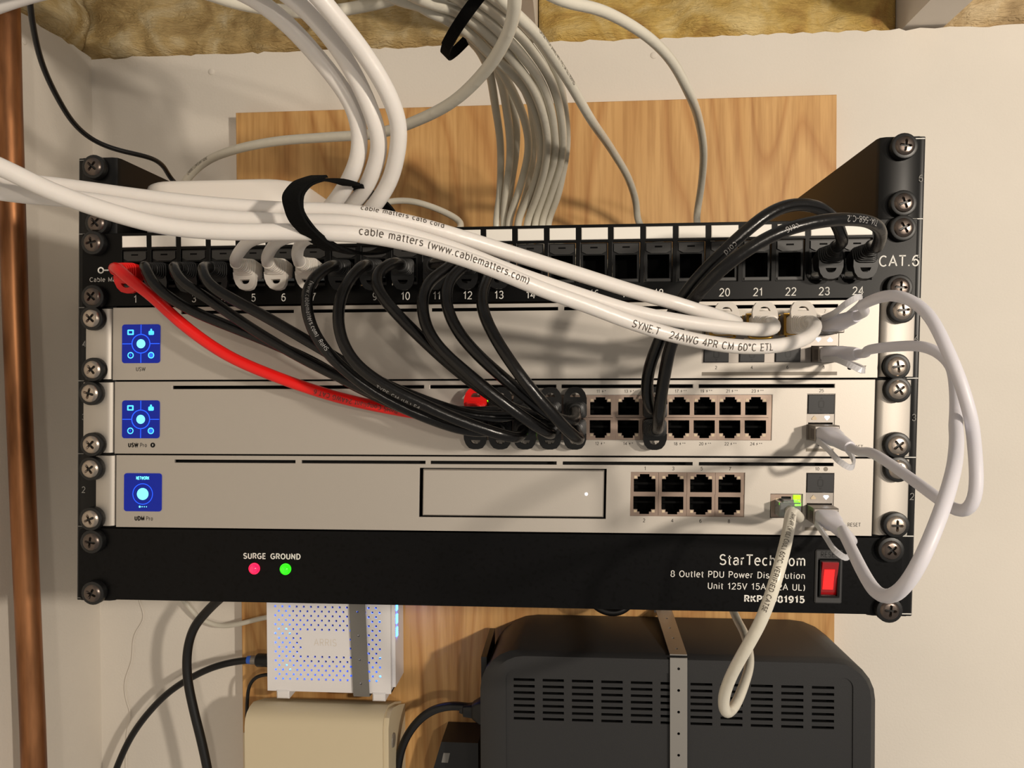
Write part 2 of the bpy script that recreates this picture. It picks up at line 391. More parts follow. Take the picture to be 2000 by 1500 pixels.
def _a(cx, cy, rx, ry, a0, a1):
    n = max(4, int(abs(a1 - a0) / 20))
    return [(cx + rx * math.cos(math.radians(a0 + (a1 - a0) * k / n)), cy + ry * math.sin(math.radians(a0 + (a1 - a0) * k / n))) for k in range(n + 1)]
GLYPH = {
    '0': (.62, [_a(.31, .5, .26, .5, 90, 450)]), '1': (.44, [[(.06, .76), (.18, .84), (.29, 1), (.29, 0)]]),
    '2': (.62, [_a(.31, .72, .25, .28, 165, -38) + [(.05, 0), (.58, 0)]]),
    '3': (.62, [_a(.3, .75, .23, .25, 160, -90) + _a(.3, .26, .26, .26, 90, -160)]),
    '4': (.64, [[(.46, 0), (.46, 1), (.04, .3), (.62, .3)]]), '5': (.62, [[(.54, 1), (.14, 1), (.09, .5)] + _a(.3, .33, .27, .33, 135, -155)]),
    '6': (.62, [_a(.32, .31, .25, .31, 0, 360), [(.07, .31)] + _a(.37, .5, .3, .5, 180, 62)]), '7': (.6, [[(.04, 1), (.56, 1), (.32, .5), (.22, 0)]]),
    '8': (.62, [_a(.31, .75, .21, .25, 0, 360), _a(.31, .26, .26, .26, 0, 360)]), '9': (.62, [_a(.3, .69, .25, .31, 0, 360), _a(.25, .5, .3, .5, 0, -118)]),
    'A': (.72, [[(.02, 0), (.36, 1), (.7, 0)], [(.15, .34), (.57, .34)]]), 'B': (.64, [[(.08, 0), (.08, 1), (.34, 1)] + _a(.34, .76, .22, .24, 90, -90) + [(.08, .52)], [(.34, .52)] + _a(.34, .26, .25, .26, 90, -90) + [(.08, 0)]]),
    'C': (.72, [_a(.4, .5, .35, .5, 48, 312)]), 'D': (.7, [[(.08, 0), (.08, 1), (.28, 1)] + _a(.28, .5, .36, .5, 90, -90) + [(.08, 0)]]),
    'E': (.58, [[(.54, 1), (.08, 1), (.08, 0), (.55, 0)], [(.08, .52), (.5, .52)]]), 'F': (.54, [[(.52, 1), (.08, 1), (.08, 0)], [(.08, .5), (.46, .5)]]),
    'G': (.76, [_a(.4, .5, .35, .5, 48, 318) + [(.68, .18), (.68, .46), (.42, .46)]]), 'H': (.7, [[(.08, 0), (.08, 1)], [(.62, 0), (.62, 1)], [(.08, .52), (.62, .52)]]),
    'I': (.2, [[(.1, 0), (.1, 1)]]), 'J': (.5, [[(.4, 1), (.4, .25)] + _a(.22, .22, .18, .22, 0, -180)]), 'K': (.66, [[(.08, 0), (.08, 1)], [(.6, 1), (.08, .4)], [(.24, .58), (.64, 0)]]),
    'L': (.54, [[(.08, 1), (.08, 0), (.52, 0)]]), 'M': (.84, [[(.08, 0), (.08, 1), (.42, .1), (.76, 1), (.76, 0)]]), 'N': (.72, [[(.08, 0), (.08, 1), (.62, 0), (.62, 1)]]),
    'O': (.78, [_a(.39, .5, .34, .5, 90, 450)]), 'P': (.62, [[(.08, 0), (.08, 1), (.34, 1)] + _a(.34, .73, .24, .27, 90, -90) + [(.08, .46)]]),
    'R': (.66, [[(.08, 0), (.08, 1), (.34, 1)] + _a(.34, .74, .24, .26, 90, -90) + [(.08, .48)], [(.34, .48), (.6, 0)]]),
    'S': (.64, [_a(.32, .74, .24, .26, 30, 270) + _a(.32, .25, .27, .25, 80, -155)]), 'T': (.64, [[(.02, 1), (.62, 1)], [(.32, 1), (.32, 0)]]),
    'U': (.7, [[(.08, 1), (.08, .28)] + _a(.35, .28, .27, .28, 180, 360) + [(.62, 1)]]), 'V': (.68, [[(.02, 1), (.34, 0), (.66, 1)]]), 'W': (.98, [[(.02, 1), (.26, 0), (.49, .95), (.72, 0), (.96, 1)]]),
    'Y': (.68, [[(.02, 1), (.34, .46), (.66, 1)], [(.34, .46), (.34, 0)]]),
    'a': (.56, [_a(.27, .49, .2, .22, 155, 0) + [(.47, 0)], [(.47, .41), (.3, .41)] + _a(.23, .2, .17, .2, 90, 270) + [(.34, .02), (.47, .15)]]), 'b': (.58, [[(.08, 1), (.08, 0)], _a(.31, .35, .23, .36, 0, 360)]), 'c': (.54, [_a(.3, .35, .24, .36, 52, 308)]),
    'd': (.58, [[(.5, 1), (.5, 0)], _a(.27, .35, .23, .36, 0, 360)]), 'e': (.56, [[(.06, .38), (.51, .38)] + _a(.28, .35, .24, .36, 8, 310)]), 'f': (.34, [_a(.26, .85, .12, .15, 70, 180) + [(.14, 0)], [(.02, .7), (.3, .7)]]),
    'h': (.56, [[(.08, 1), (.08, 0)], [(.08, .45)] + _a(.28, .45, .2, .26, 180, 0) + [(.48, 0)]]), 'i': (.2, [[(.1, .71), (.1, 0)], [(.1, .93), (.1, 1.0)]]), 'l': (.2, [[(.1, 1), (.1, 0)]]),
    'm': (.84, [[(.08, .71), (.08, 0)], [(.08, .47)] + _a(.25, .47, .17, .24, 180, 0) + [(.42, 0)], [(.42, .47)] + _a(.59, .47, .17, .24, 180, 0) + [(.76, 0)]]),
    'n': (.56, [[(.08, .71), (.08, 0)], [(.08, .45)] + _a(.28, .45, .2, .26, 180, 0) + [(.48, 0)]]), 'o': (.58, [_a(.29, .35, .23, .36, 90, 450)]), 'p': (.58, [[(.08, .71), (.08, -.28)], _a(.31, .35, .23, .36, 0, 360)]),
    'r': (.36, [[(.08, .71), (.08, 0)], [(.08, .42)] + _a(.3, .44, .22, .26, 180, 90)]), 's': (.5, [_a(.25, .53, .18, .18, 30, 270) + _a(.25, .18, .2, .18, 80, -155)]),
    't': (.34, [[(.15, .92), (.15, .14)] + _a(.27, .14, .12, .14, 180, 280), [(.02, .7), (.31, .7)]]), 'u': (.56, [[(.08, .71), (.08, .24)] + _a(.28, .24, .2, .24, 180, 360), [(.48, .71), (.48, 0)]]),
    'w': (.78, [[(.02, .71), (.2, 0), (.39, .66), (.58, 0), (.76, .71)]]), 'x': (.5, [[(.03, .71), (.47, 0)], [(.03, 0), (.47, .71)]]),
    '.': (.22, [[(.11, -.02), (.11, .1)]]), '(': (.3, [_a(.42, .4, .34, .66, 130, 230)]), ')': (.3, [_a(-.12, .4, .34, .66, 50, -50)]), '+': (.6, [[(.08, .4), (.52, .4)], [(.3, .18), (.3, .62)]]),
    '-': (.44, [[(.06, .42), (.38, .42)]]), '\u00b0': (.36, [_a(.18, .84, .13, .14, 0, 360)]), ' ': (.34, []), ':': (.22, []),
}
_TXT = {}
def text_mesh(string, size, bold=0.0, align='CENTER', width=None):
    """flat sans lettering drawn with strokes: (verts in mm, faces); size = cap height"""
    key = (string, size, bold, align, width)
    if key in _TXT: return _TXT[key]
    hw = 0.062 + bold * 2.6
    V = []; F = []; x = 0.0
    for ch in string:
        w, strokes = GLYPH[ch]
        for st in strokes:
            P = [np.array(st[0], float)]
            for q in st[1:]:
                q = np.array(q, float); d = np.linalg.norm(q - P[-1])
                if d < 1e-6: continue
                m_ = max(1, int(d / 0.34)); a_ = P[-1]
                for k in range(1, m_ + 1): P.append(a_ + (q - a_) * k / m_)
            n = len(P); b = len(V)
            closed = np.linalg.norm(P[0] - P[-1]) < 1e-4
            for k in range(n):
                d0 = P[k] - P[k - 1] if k else (P[-1] - P[-2] if closed else P[1] - P[0])
                d1 = P[k + 1] - P[k] if k < n - 1 else (P[1] - P[0] if closed else P[-1] - P[-2])
                d0 = d0 / np.linalg.norm(d0); d1 = d1 / np.linalg.norm(d1)
                t_ = d0 + d1; L_ = np.linalg.norm(t_); t_ = t_ / L_ if L_ > 1e-3 else d0
                nn = np.array([-t_[1], t_[0]]); sc_ = min(2.0, 1.0 / max(0.4, abs(nn @ np.array([-d0[1], d0[0]]))))
                V.append((x + P[k][0] + nn[0] * hw * sc_, P[k][1] + nn[1] * hw * sc_, 0)); V.append((x + P[k][0] - nn[0] * hw * sc_, P[k][1] - nn[1] * hw * sc_, 0))
            for k in range(n - 1): F.append((b + 2 * k, b + 2 * k + 1, b + 2 * k + 3, b + 2 * k + 2))
        x += w + 0.16 + bold * 2
    v = np.array(V, float).reshape(-1, 3) * size
    if len(v):
        if width: v[:, 0] *= width / (v[:, 0].max() - v[:, 0].min())
        x0, x1 = v[:, 0].min(), v[:, 0].max()
        v[:, 0] -= {'CENTER': (x0 + x1) / 2, 'LEFT': x0, 'RIGHT': x1}[align]
    _TXT[key] = (v, F)
    return v, F
def letter(string, x, z, y, size, material, parent, name='lettering', bold=0.0, align='CENTER', lean=True, width=None):
    """printing on a surface that faces -y; size = cap height in mm"""
    v, f = text_mesh(string, size, bold, align, width)
    if not len(v): return None
    mb = MB(); mb.add([(x + q[0], y, z + q[1]) for q in v], f)
    return mb.build(name, material, parent, lean=lean, fix=False)

# ================================================================ THE SETTING
def structure(name, mb, m, **kw):
    return tag(mb.build(name, m, **kw), kind='structure')

WT = 455.0                                   # top of the drywall
def ragged(a, b, step, amp, seed):
    random.seed(seed); out = []; x = a
    while x < b:
        out.append((x, random.uniform(-amp, amp))); x += step * random.uniform(0.5, 1.5)
    out.append((b, 0)); return out
top = ragged(-431, 900, 9, 1.3, 3)
poly = [(-431, -900), (900, -900)] + [(x, WT + d) for x, d in reversed(top)]
structure('wall_back', MB().prism(poly, 'y', 305, 318), 'wall_paint')
topl = ragged(-1500, 305, 12, 1.5, 5)
poly = [(-1500, -900), (305, -900)] + [(y, WT + 1 + d) for y, d in reversed(topl)]
structure('wall_left', MB().prism(poly, 'x', -444, -431), 'wall_paint')
# sill plate under the insulation, behind the drywall
structure('trim_1', MB().box(-431, 900, 318.5, 420, WT - 45, WT - 3), 'joist_paint')
for i, (x0, x1) in enumerate(((-17, 21), (365, 402))):
    structure('trim_%d' % (i + 2), MB().box(x0, x1, -1300, 430, WT + 3, WT + 220), 'joist_paint')

def nail(x, y, z, ax, r=3.0):
    pass
def batt(name, label, x0, x1, y, m, seed, bulge=16, axis='x'):
    """a bulging fibreglass batt above the drywall"""
    nx, nz = int((x1 - x0) / 4.0), 26
    mb = MB(); v = []; f = []
    for i in range(nx + 1):
        for j in range(nz + 1):
            x = x0 + (x1 - x0) * i / nx; z = WT - 2 + 108 * j / nz
            p = Vector((x * 0.012, z * 0.016, seed * 7.3))
            d = noise.fractal(p, 0.9, 2.1, 5) * 13 + abs(noise.noise(p * 2.2)) * 12 - noise.noise(p * 0.7) * 9
            edge = min(1, i / 5, (nx - i) / 5); low = min(1, j / 3)
            q = y - (bulge + d) * edge * (0.35 + 0.65 * low) + 6
            v.append((x, q, z - 2.0 * noise.noise(p * 3)) if axis == 'x' else (q, x, z - 2.0 * noise.noise(p * 3)))
    for i in range(nx):
        for j in range(nz):
            a = i * (nz + 1) + j; f.append((a, a + nz + 1, a + nz + 2, a + 1))
    mb.add(v, f)
    b = len(mb.v); n0 = nx + 1
    # give the batt its thickness
    back = [(p[0], y + 85, p[2]) if axis == 'x' else (y - 0 + (85 if y > 0 else -85), p[1], p[2]) for p in v]
    mb.add(back, [tuple(reversed(q)) for q in f])
    for i in range(nx):
        for j in (0, nz):
            a = i * (nz + 1) + j; mb.f.append((a, a + nz + 1, b + a + nz + 1, b + a))
    for j in range(nz):
        for i in (0, nx):
            a = i * (nz + 1) + j; mb.f.append((a, a + 1, b + a + 1, b + a))
    o = mb.build(name, m, smooth='all')
    return tag(o, label, 'insulation', 'fibreglass batts above the drywall')
batt('insulation_batt', 'yellow brown fibreglass insulation stuffed above the wall left of the bare joist', -470, -18, 318, 'fiber_facing', 1, 24)
batt('insulation_batt', 'yellow fibreglass insulation above the wall between the two painted joists', 22, 364, 318, 'fiberglass', 2, 14)
batt('insulation_batt', 'insulation with tan paper in the upper right corner beyond the slanted joist', 403, 720, 318, 'fiber_paper', 3, 12)
def left_batt():
    mb = MB(); v = []; f = []; ny, nz = 60, 26
    for i in range(ny + 1):
        for j in range(nz + 1):
            yy = 300 - 320 * i / ny; z = WT - 2 + 118 * j / nz
            p = Vector((yy * 0.012, z * 0.016, 55.0))
            d = noise.fractal(p, 0.9, 2.1, 5) * 12 + abs(noise.noise(p * 2.2)) * 10
            low = min(1, j / 3)
            v.append((-446 + (10 + d) * (0.3 + 0.7 * low), yy, z))
    for i in range(ny):
        for j in range(nz):
            a = i * (nz + 1) + j; f.append((a, a + nz + 1, a + nz + 2, a + 1))
    b = len(v); v += [(-520, p[1], p[2]) for p in v]; f += [tuple(b + q for q in reversed(t)) for t in f]
    for i in range(ny):
        for j in (0, nz):
            a = i * (nz + 1) + j; f.append((a, a + nz + 1, b + a + nz + 1, b + a))
    for j in range(nz):
        for i in (0, ny):
            a = i * (nz + 1) + j; f.append((a, a + 1, b + a + 1, b + a))
    mb.add(v, f)
    tag(mb.build('insulation_batt', 'fiber_facing', smooth='all'), 'pale wrapped insulation above the side wall behind the copper pipe', 'insulation', 'fibreglass batts above the drywall')
left_batt()

# nail heads popped in the drywall
def nail_head(label, p, ax):
    p = np.array(p); d = np.array(ax, float)
    mb = MB().lathe(p, p + d * 1.4, [(0, 3.4), (0.5, 3.2), (1, 2.2)], 14)
    tag(mb.build('nail_head', 'wall_paint', smooth=True), label, 'nail')
q = at(413, 140, 305); nail_head('painted nail head just below the insulation beside the white cable arc', (q[0], 305.2, q[2]), (0, -1, 0))
q = at(1277, 108, 305); nail_head('painted nail head in the bare wall under the curved grey cable', (q[0], 305.2, q[2]), (0, -1, 0))
d0 = RM @ np.array([(47 - 1000) / FPX, (750 - 80) / FPX, -1.0]); tt = (-431 - CAM[0]) / d0[0]; q = CAM + tt * d0
nail_head('painted nail head in the side wall next to the copper pipe', (-431.2, q[1], q[2]), (1, 0, 0))

# plywood backing board
b = tag(MB().cbox(-273, 297.5, 287, 305, -330, 390.5, 0.8).build('plywood_board', 'plywood'),
        'light pine plywood board screwed to the wall behind the rack', 'board')
# copper pipe
pp = [at(4, -330, 168), at(12, -60, 168), at(18, 200, 168), at(30, 600, 168), at(46, 1000, 168), at(64, 1420, 168), at(70, 1600, 168), at(112, 2600, 168)]
t = thing('copper_pipe', 'tarnished vertical copper water pipe at the left edge', 'pipe', pp[-1])
MB().tube(pp, 9.8, 28).build('pipe', 'copper', t, smooth='all')
for k in (0.5,):
    a = at(48, 1050, 168); mb = MB().box(-431, a[0] - 2, a[1] - 2, a[1] + 14, a[2] + 380, a[2] + 394)

# ================================================================ THE RACK
ZB, ZT = -1.0, 268.0
t = thing('wall_rack', 'black steel wall mount rack holding the stacked equipment', 'rack', (0, 0, -1))
for sgn in (-1, 1):
    # flange in front, outer rim turned back, side plate running to the wall
    mb = MB()
    prof = [(222.0, 300), (222.0, 4.0), (222.9, 1.2), (225.5, 0.0), (243.5, 0.0), (244.4, 0.6), (246.4, 0.6), (247.5, 1.6), (247.5, 12), (245.6, 12), (245.6, 2.4), (226, 2.2), (224.2, 4.2), (224.2, 300)]
    mb.prism([(sgn * a, b_) for a, b_ in prof], 'z', ZB, ZT)
    r = mb.build('rail', 'rail_coat', t, lean=True, smooth=True)
    mb = MB().box(*sorted((sgn * 222.0, sgn * 190)), 300, 304.5, 0, 266)
    mb.build('wall_flange', 'rail_coat', t, lean=True)
    for u in range(0, 7):
        z = 44.45 * u + (0.4 if u == 0 else 0)
        x0, x1 = (-246.4, -242.6) if sgn < 0 else (240.5, 246.6)
        MB().box(x0, x1, -0.12, 0.3, z - 0.25, z + 0.25).build('unit_mark', 'print_white' if sgn > 0 else 'print_dim', r, lean=True)
    for u in range(1, 7):
        letter(str(u), sgn * 245.0 if sgn > 0 else -242.7, 44.45 * (u - 0.5) - 1.6, -0.12, 3.6, 'print_dim', r, 'printed_number', align='CENTER')

# ---- screws
def screw_meshes():
    mb = MB()
    prof = [(0, 5.9), (0.16, 6.0), (0.42, 5.7), (0.7, 5.1), (0.88, 4.4), (0.97, 3.55)]
    H = 3.2; n = 24
    rings = [[(r * math.cos(2 * math.pi * i / n), -t_ * H, r * math.sin(2 * math.pi * i / n)) for i in range(n)] for t_, r in prof]
    mb.loft(rings, cap=False)
    # cross recess: a four-armed star pit in the crown
    star = []
    for i in range(n):
        a = 2 * math.pi * i / n; k = i % 6
        r = [3.5, 3.0, 1.4, 0.95, 1.4, 3.0][k]
        star.append((r * math.cos(a), r * math.sin(a)))
    top_ = len(mb.v) - n
    b0 = len(mb.v)
    mb.v += [(x, -H, z) for x, z in star]
    mb.v += [(x * 0.55, -H + 1.8, z * 0.55) for x, z in star]
    for i in range(n):
        j = (i + 1) % n
        mb.f.append((top_ + i, top_ + j, b0 + j, b0 + i))
        mb.f.append((b0 + i, b0 + j, b0 + n + j, b0 + n + i))
    mb.f.append(tuple(b0 + n + i for i in range(n)))
    head = mb.mesh('head', 'screw_metal', smooth=True)
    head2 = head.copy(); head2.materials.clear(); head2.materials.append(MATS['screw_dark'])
    w = MB().lathe((0, 2.2, 0), (0, -1.9, 0), [(0, 7.2), (0.8, 7.2), (0.94, 6.9), (1, 6.2)], 24).mesh('washer', 'washer', smooth=True)
    s_ = MB().cyl((0, 2.0, 0), (0, 11, 0), 2.4, n=10).mesh('shank', 'screw_dark')
    return head, head2, w, s_
HEAD, HEAD2, WASH, SHANK = screw_meshes()
ROWS = ['the bare top of the %s rack rail, upper', 'the bare top of the %s rack rail, lower',
        '%s upper corner of the black patch panel', '%s lower corner of the black patch panel',
        '%s upper corner of the silver switch under the patch panel', '%s lower corner of the silver switch under the patch panel',
        '%s upper corner of the silver switch with the long port block', '%s lower corner of the silver switch with the long port block',
        '%s upper corner of the silver unit with the drive bay', '%s lower corner of the silver unit with the drive bay',
        '%s upper corner of the black power strip', '%s lower corner of the black power strip']
SL = [(-234.6, 261.5), (-232.5, 228.0), (-233.4, 215.8), (-233.2, 183.7), (-233.8, 170.8), (-233.0, 140.1), (-234.5, 125.9), (-233.4, 95.1), (-234.0, 80.5), (-233.8, 50.2), (-233.1, 36.5), (-232.3, 5.4)]
SR = [(234.0, 261.7), (234.3, 230.3), (233.6, 216.2), (232.6, 183.5), (234.3, 171.0), (232.4, 139.9), (233.3, 127.1), (233.9, 96.3), (234.5, 82.9), (234.3, 51.8), (231.9, 38.0), (232.0, 4.3)]
random.seed(11)
for side, lst in (('left', SL), ('right', SR)):
    for i, (x, z) in enumerate(lst):
        yb = (-0.8 if i < 2 else -3.0) - 2.2
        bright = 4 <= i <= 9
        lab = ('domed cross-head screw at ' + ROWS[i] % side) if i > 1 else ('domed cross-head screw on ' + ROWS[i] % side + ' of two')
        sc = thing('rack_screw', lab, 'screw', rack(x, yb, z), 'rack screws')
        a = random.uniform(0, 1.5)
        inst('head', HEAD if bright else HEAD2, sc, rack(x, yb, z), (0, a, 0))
        inst('washer', WASH, sc, rack(x, yb, z)); inst('shank', SHANK, sc, rack(x, yb, z))

# ---- shared sockets
def port_meshes(w, h, cw):
    holes = [(-cw / 2, cw / 2, -4.9, 2.5), (-cw / 2 + 2.3, cw / 2 - 2.3, 2.4, 3.9), (-2.7, 2.7, 3.8, 5.3)]
    fr = MB().plate(-w / 2, w / 2, -h / 2, h / 2, -0.0, 0.5, holes).mesh('port_frame', 'port_steel')
    so = MB().pit(-cw / 2, cw / 2, -4.9, 5.3, 0.5, 12.0).box(-cw / 2 + 0.4, cw / 2 - 0.4, 5.0, 5.8, -1.4, -0.2).mesh('socket', 'void', fix=False)
    l1 = MB().box(-cw / 2 + 0.3, -cw / 2 + 1.9, -0.12, 0.4, 2.9, 4.3).mesh('indicator', 'led_off')
    l2 = MB().box(cw / 2 - 1.9, cw / 2 - 0.3, -0.12, 0.4, 2.9, 4.3).mesh('indicator', 'led_off')
    return fr, so, l1, l2
def make_port(name, parent, meshes, x, z, y, flip):
    o = inst(name, meshes[0], parent, rack(x, y, z), (0, math.pi if flip else 0, 0))
    for nm, me in zip(('socket', 'indicator', 'indicator'), meshes[1:]): sub(nm, me, o)
    return o
BOLT = [(0.5, 2.0), (-0.9, 0.1), (-0.05, 0.1), (-0.5, -1.6), (0.9, 0.5), (0.05, 0.5)]

def slots(parent, segs, z):
    return [(a, b, z - 0.95, z + 0.95) for a, b in segs]
def unit_body(t, z0, z1, face_x0, face_x1, holes, earL, earR, depth=285):
    """faceplate with openings, two bent ears, the case behind"""
    fp = MB().plate(face_x0, face_x1, z0, z1, -3.0, -1.4, holes)
    o = fp.build('faceplate', 'silver', t, lean=True)
    m = o.modifiers.new('edge', 'BEVEL'); m.width = 0.00035; m.segments = 2; m.limit_method = 'ANGLE'
    c = MB()
    c.box(-220.5, 220.5, 14, depth, z0 + 0.3, z1 - 0.3)
    c.box(-220.5, 220.5, -1.4, 14, z0 + 0.3, z0 + 1.1); c.box(-220.5, 220.5, -1.4, 14, z1 - 1.1, z1 - 0.3)
    c.box(-220.5, -219.6, -1.4, 14, z0 + 0.3, z1 - 0.3); c.box(219.6, 220.5, -1.4, 14, z0 + 0.3, z1 - 0.3)
    c.build('case', 'chassis', t, lean=True)
    for xo, xf, s_ in ((earL, face_x0, -1), (earR, face_x1, 1)):
        g = xf + s_ * 0.9
        out = [(g, 8), (g, 2.0)] + [(g + s_ * 4.2 * (1 - math.cos(a)), 2.0 - 4.6 * math.sin(a)) for a in (0.3, 0.65, 1.0, 1.3, math.pi / 2)]
        out += [(xo - s_ * 0.8, -2.6), (xo, -2.0), (xo, -0.15), (g + s_ * 4.2, -0.15), (g + s_ * 1.8, 2.2), (g + s_ * 1.6, 8)]
        MB().prism(out, 'z', z0 + 0.5, z1 - 0.5).build('mounting_ear', 'silver', t, lean=True, smooth=True)
def screen(t, x0, x1, z0, z1, kind):
    y = -3.35
    o = MB().prism(rrect(x0, x1, z0, z1, 1.7, 5), 'y', y, -2.2).build('display', 'screen_blue', t, lean=True)
    cx, cz = (x0 + x1) / 2, (z0 + z1) / 2
    def flat(name, polys, m, yy=-3.42):
        mb = MB()
        for p in polys: mb.prism(p, 'y', yy, -3.3)
        return mb.build(name, m, o, lean=True)
    def ring(name, x, z, ro, ri, m):
        mb = MB(); n = 28; a = disc(x, z, ro, n); b = disc(x, z, ri, n)
        mb.add([(p[0], -3.42, p[1]) for p in a + b], [(i, (i + 1) % n, n + (i + 1) % n, n + i) for i in range(n)])
        return mb.build(name, m, o, lean=True)
    if kind == 'grid':
        r = 5.6
        ring('display_ring', cx, cz, r + 0.25, r - 0.25, 'screen_line')
        flat('display_line', [[(cx - 0.2, cz + r), (cx + 0.2, cz + r), (cx + 0.2, z1 - 0.2), (cx - 0.2, z1 - 0.2)]], 'screen_line')
        flat('display_line', [[(cx - 0.2, z0 + 0.2), (cx + 0.2, z0 + 0.2), (cx + 0.2, cz - r), (cx - 0.2, cz - r)]], 'screen_line')
        flat('display_line', [[(x0 + 0.3, cz - 0.2), (cx - r, cz - 0.2), (cx - r, cz + 0.2), (x0 + 0.3, cz + 0.2)]], 'screen_line')
        flat('display_line', [[(cx + r, cz - 0.2), (x1 - 0.3, cz - 0.2), (x1 - 0.3, cz + 0.2), (cx + r, cz + 0.2)]], 'screen_line')
        flat('display_button', [disc(cx, cz, 2.7, 24)], 'screen_cyan')
        sx, sz = 6.4, 6.9
        flat('display_icon', [rrect(cx - sx - 2.1, cx - sx + 1.9, cz + sz - 1.6, cz + sz + 1.6, 0.5)], 'screen_icon')
        flat('display_icon', [rrect(cx - sx - 1.2, cx - sx + 1.0, cz + sz - 0.8, cz + sz + 0.8, 0.2)], 'screen_blue', -3.46)
        flat('display_icon', [rrect(cx + sx - 1.7, cx + sx + 1.7, cz + sz - 1.7, cz + sz + 0.8, 0.7), rrect(cx + sx - 0.6, cx + sx + 0.5, cz + sz, cz + sz + 2.0, 0.4)], 'screen_icon')
        for s_ in (-1, 1):
            ring('display_icon', cx + s_ * sx, cz - sz, 1.95, 1.35, 'screen_icon')
            flat('display_icon', [disc(cx + s_ * sx, cz - sz, 1.25, 16)] if s_ > 0 else [[(cx - sx - 0.1 + a * 0.55, cz - sz + b_ * 0.55) for a, b_ in BOLT]], 'screen_line')
    else:
        ring('display_ring', cx, cz - 1.0, 6.4, 6.0, 'screen_line')
        flat('display_button', [disc(cx, cz - 1.0, 3.6, 28)], 'screen_cyan')
        letter('NETWORK', cx, cz + 7.8, -3.45, 1.7, 'screen_cyan', o, 'display_lettering', bold=0.02, width=8.2)
        flat('display_icon', [disc(cx - 1.8, z0 + 2.8, 0.62, 12)], 'screen_cyan')
        for k in range(3): flat('display_icon', [disc(cx - 0.3 + k * 1.35, z0 + 2.8, 0.32, 10)], 'screen_cyan')
    return o
def dust_cap(t, cx, cz, w, h, y=-3.0, mark=True):
    o = MB().cbox(cx - w / 2, cx + w / 2, y - 0.6, 6, cz - h / 2, cz + h / 2, 0.4).build('dust_cap', 'cap_black', t, lean=True)
    if mark:
        yy = y - 0.66
        mb = MB()
        for p in ([(cx - 0.9, cz + 2.7), (cx + 0.9, cz + 2.7), (cx, cz + 3.9)], [(cx - 0.9, cz - 2.7), (cx, cz - 3.9), (cx + 0.9, cz - 2.7)]): mb.prism(p, 'y', yy, y - 0.5)
        n = 16; a = sring((cx, cz), 3.4, 4.4, yy, 4, n); b_ = sring((cx, cz), 2.2, 3.2, yy, 4, n)
        mb.add(a + b_, [(i, (i + 1) % n, n + (i + 1) % n, n + i) for i in range(n)])
        mb.build('arrow_mark', 'cap_mark', o, lean=True)
    return o

# ---- 1) aggregation switch (second unit from the top)
Z0, Z1 = 133.75, 177.2
t = thing('aggregation_switch', 'silver network switch with few ports directly under the black patch panel', 'switch', rack(0, 0, Z0))
segs = [(-180, -111.2), (-106.2, -32.0), (-28.9, 44.6), (48.1, 122.9), (126.4, 201.0)]
XS = [134.6, 154.4, 174.2, 194.0]
holes = slots(t, segs, 174.0) + [(126.5, 202.0, 142.3, 168.2)]
unit_body(t, Z0, Z1, -222.6, 223.4, holes, -240.2, 243.0)
screen(t, -216.7, -192.9, 143.9, 167.1, 'grid')
letter('USW', -205.0, 139.2, -3.08, 2.2, 'print_dark', t)
cage = MB().plate(126.5, 202.0, 142.3, 168.2, -2.6, 10, [(x - 7.0, x + 7.0, 158.3, 167.6) for x in XS] + [(x - 7.0, x + 7.0, 142.8, 151.8) for x in XS]).build('port_cage', 'steel', t, lean=True)
mbv = MB()
for x in XS:
    o = MB().pit(x - 7.0, x + 7.0, 158.3, 167.6, 6, 13).build('socket', 'void', cage, lean=True, fix=False)
for x in XS[:3]: dust_cap(t, x, 147.3, 13.9, 9.2)
for k, x in enumerate(XS):
    letter(str(2 * k + 1), x, 170.2, -3.08, 1.7, 'print_grey', t, 'printed_number')
    letter(str(2 * k + 2), x, 138.9, -3.08, 1.7, 'print_dark', t, 'printed_number')
MB().box(126.8, 201.4, -3.09, -2.9, 135.2, 137.2).build('printed_bar', 'print_grey', t, lean=True)
letter('10G', 160, 135.7, -3.12, 1.0, 'print_dim', t)
MB().prism(disc(208.2, 139.4, 1.25, 16), 'y', -3.1, -2.8).build('reset_hole', 'void', t, lean=True)
letter('RESET', 210.2, 138.5, -3.08, 1.9, 'print_dark', t, align='LEFT')
def led_tri(t, x, z, m, up=False):
    s_ = 1 if up else -1
    MB().prism([(x - 1.5, z - s_ * 0.4), (x - 1.1, z - s_ * 1.1), (x + 1.1, z - s_ * 1.1), (x + 1.5, z - s_ * 0.4), (x, z + s_ * 1.3)], 'y', -2.9, -2.4).build('indicator', m, t, lean=True)
for k, x in enumerate(XS):
    for dx in (-3.2, 3.2): led_tri(t, x + dx, 155.2, 'led_white' if k == 3 else 'led_off', dx > 0)

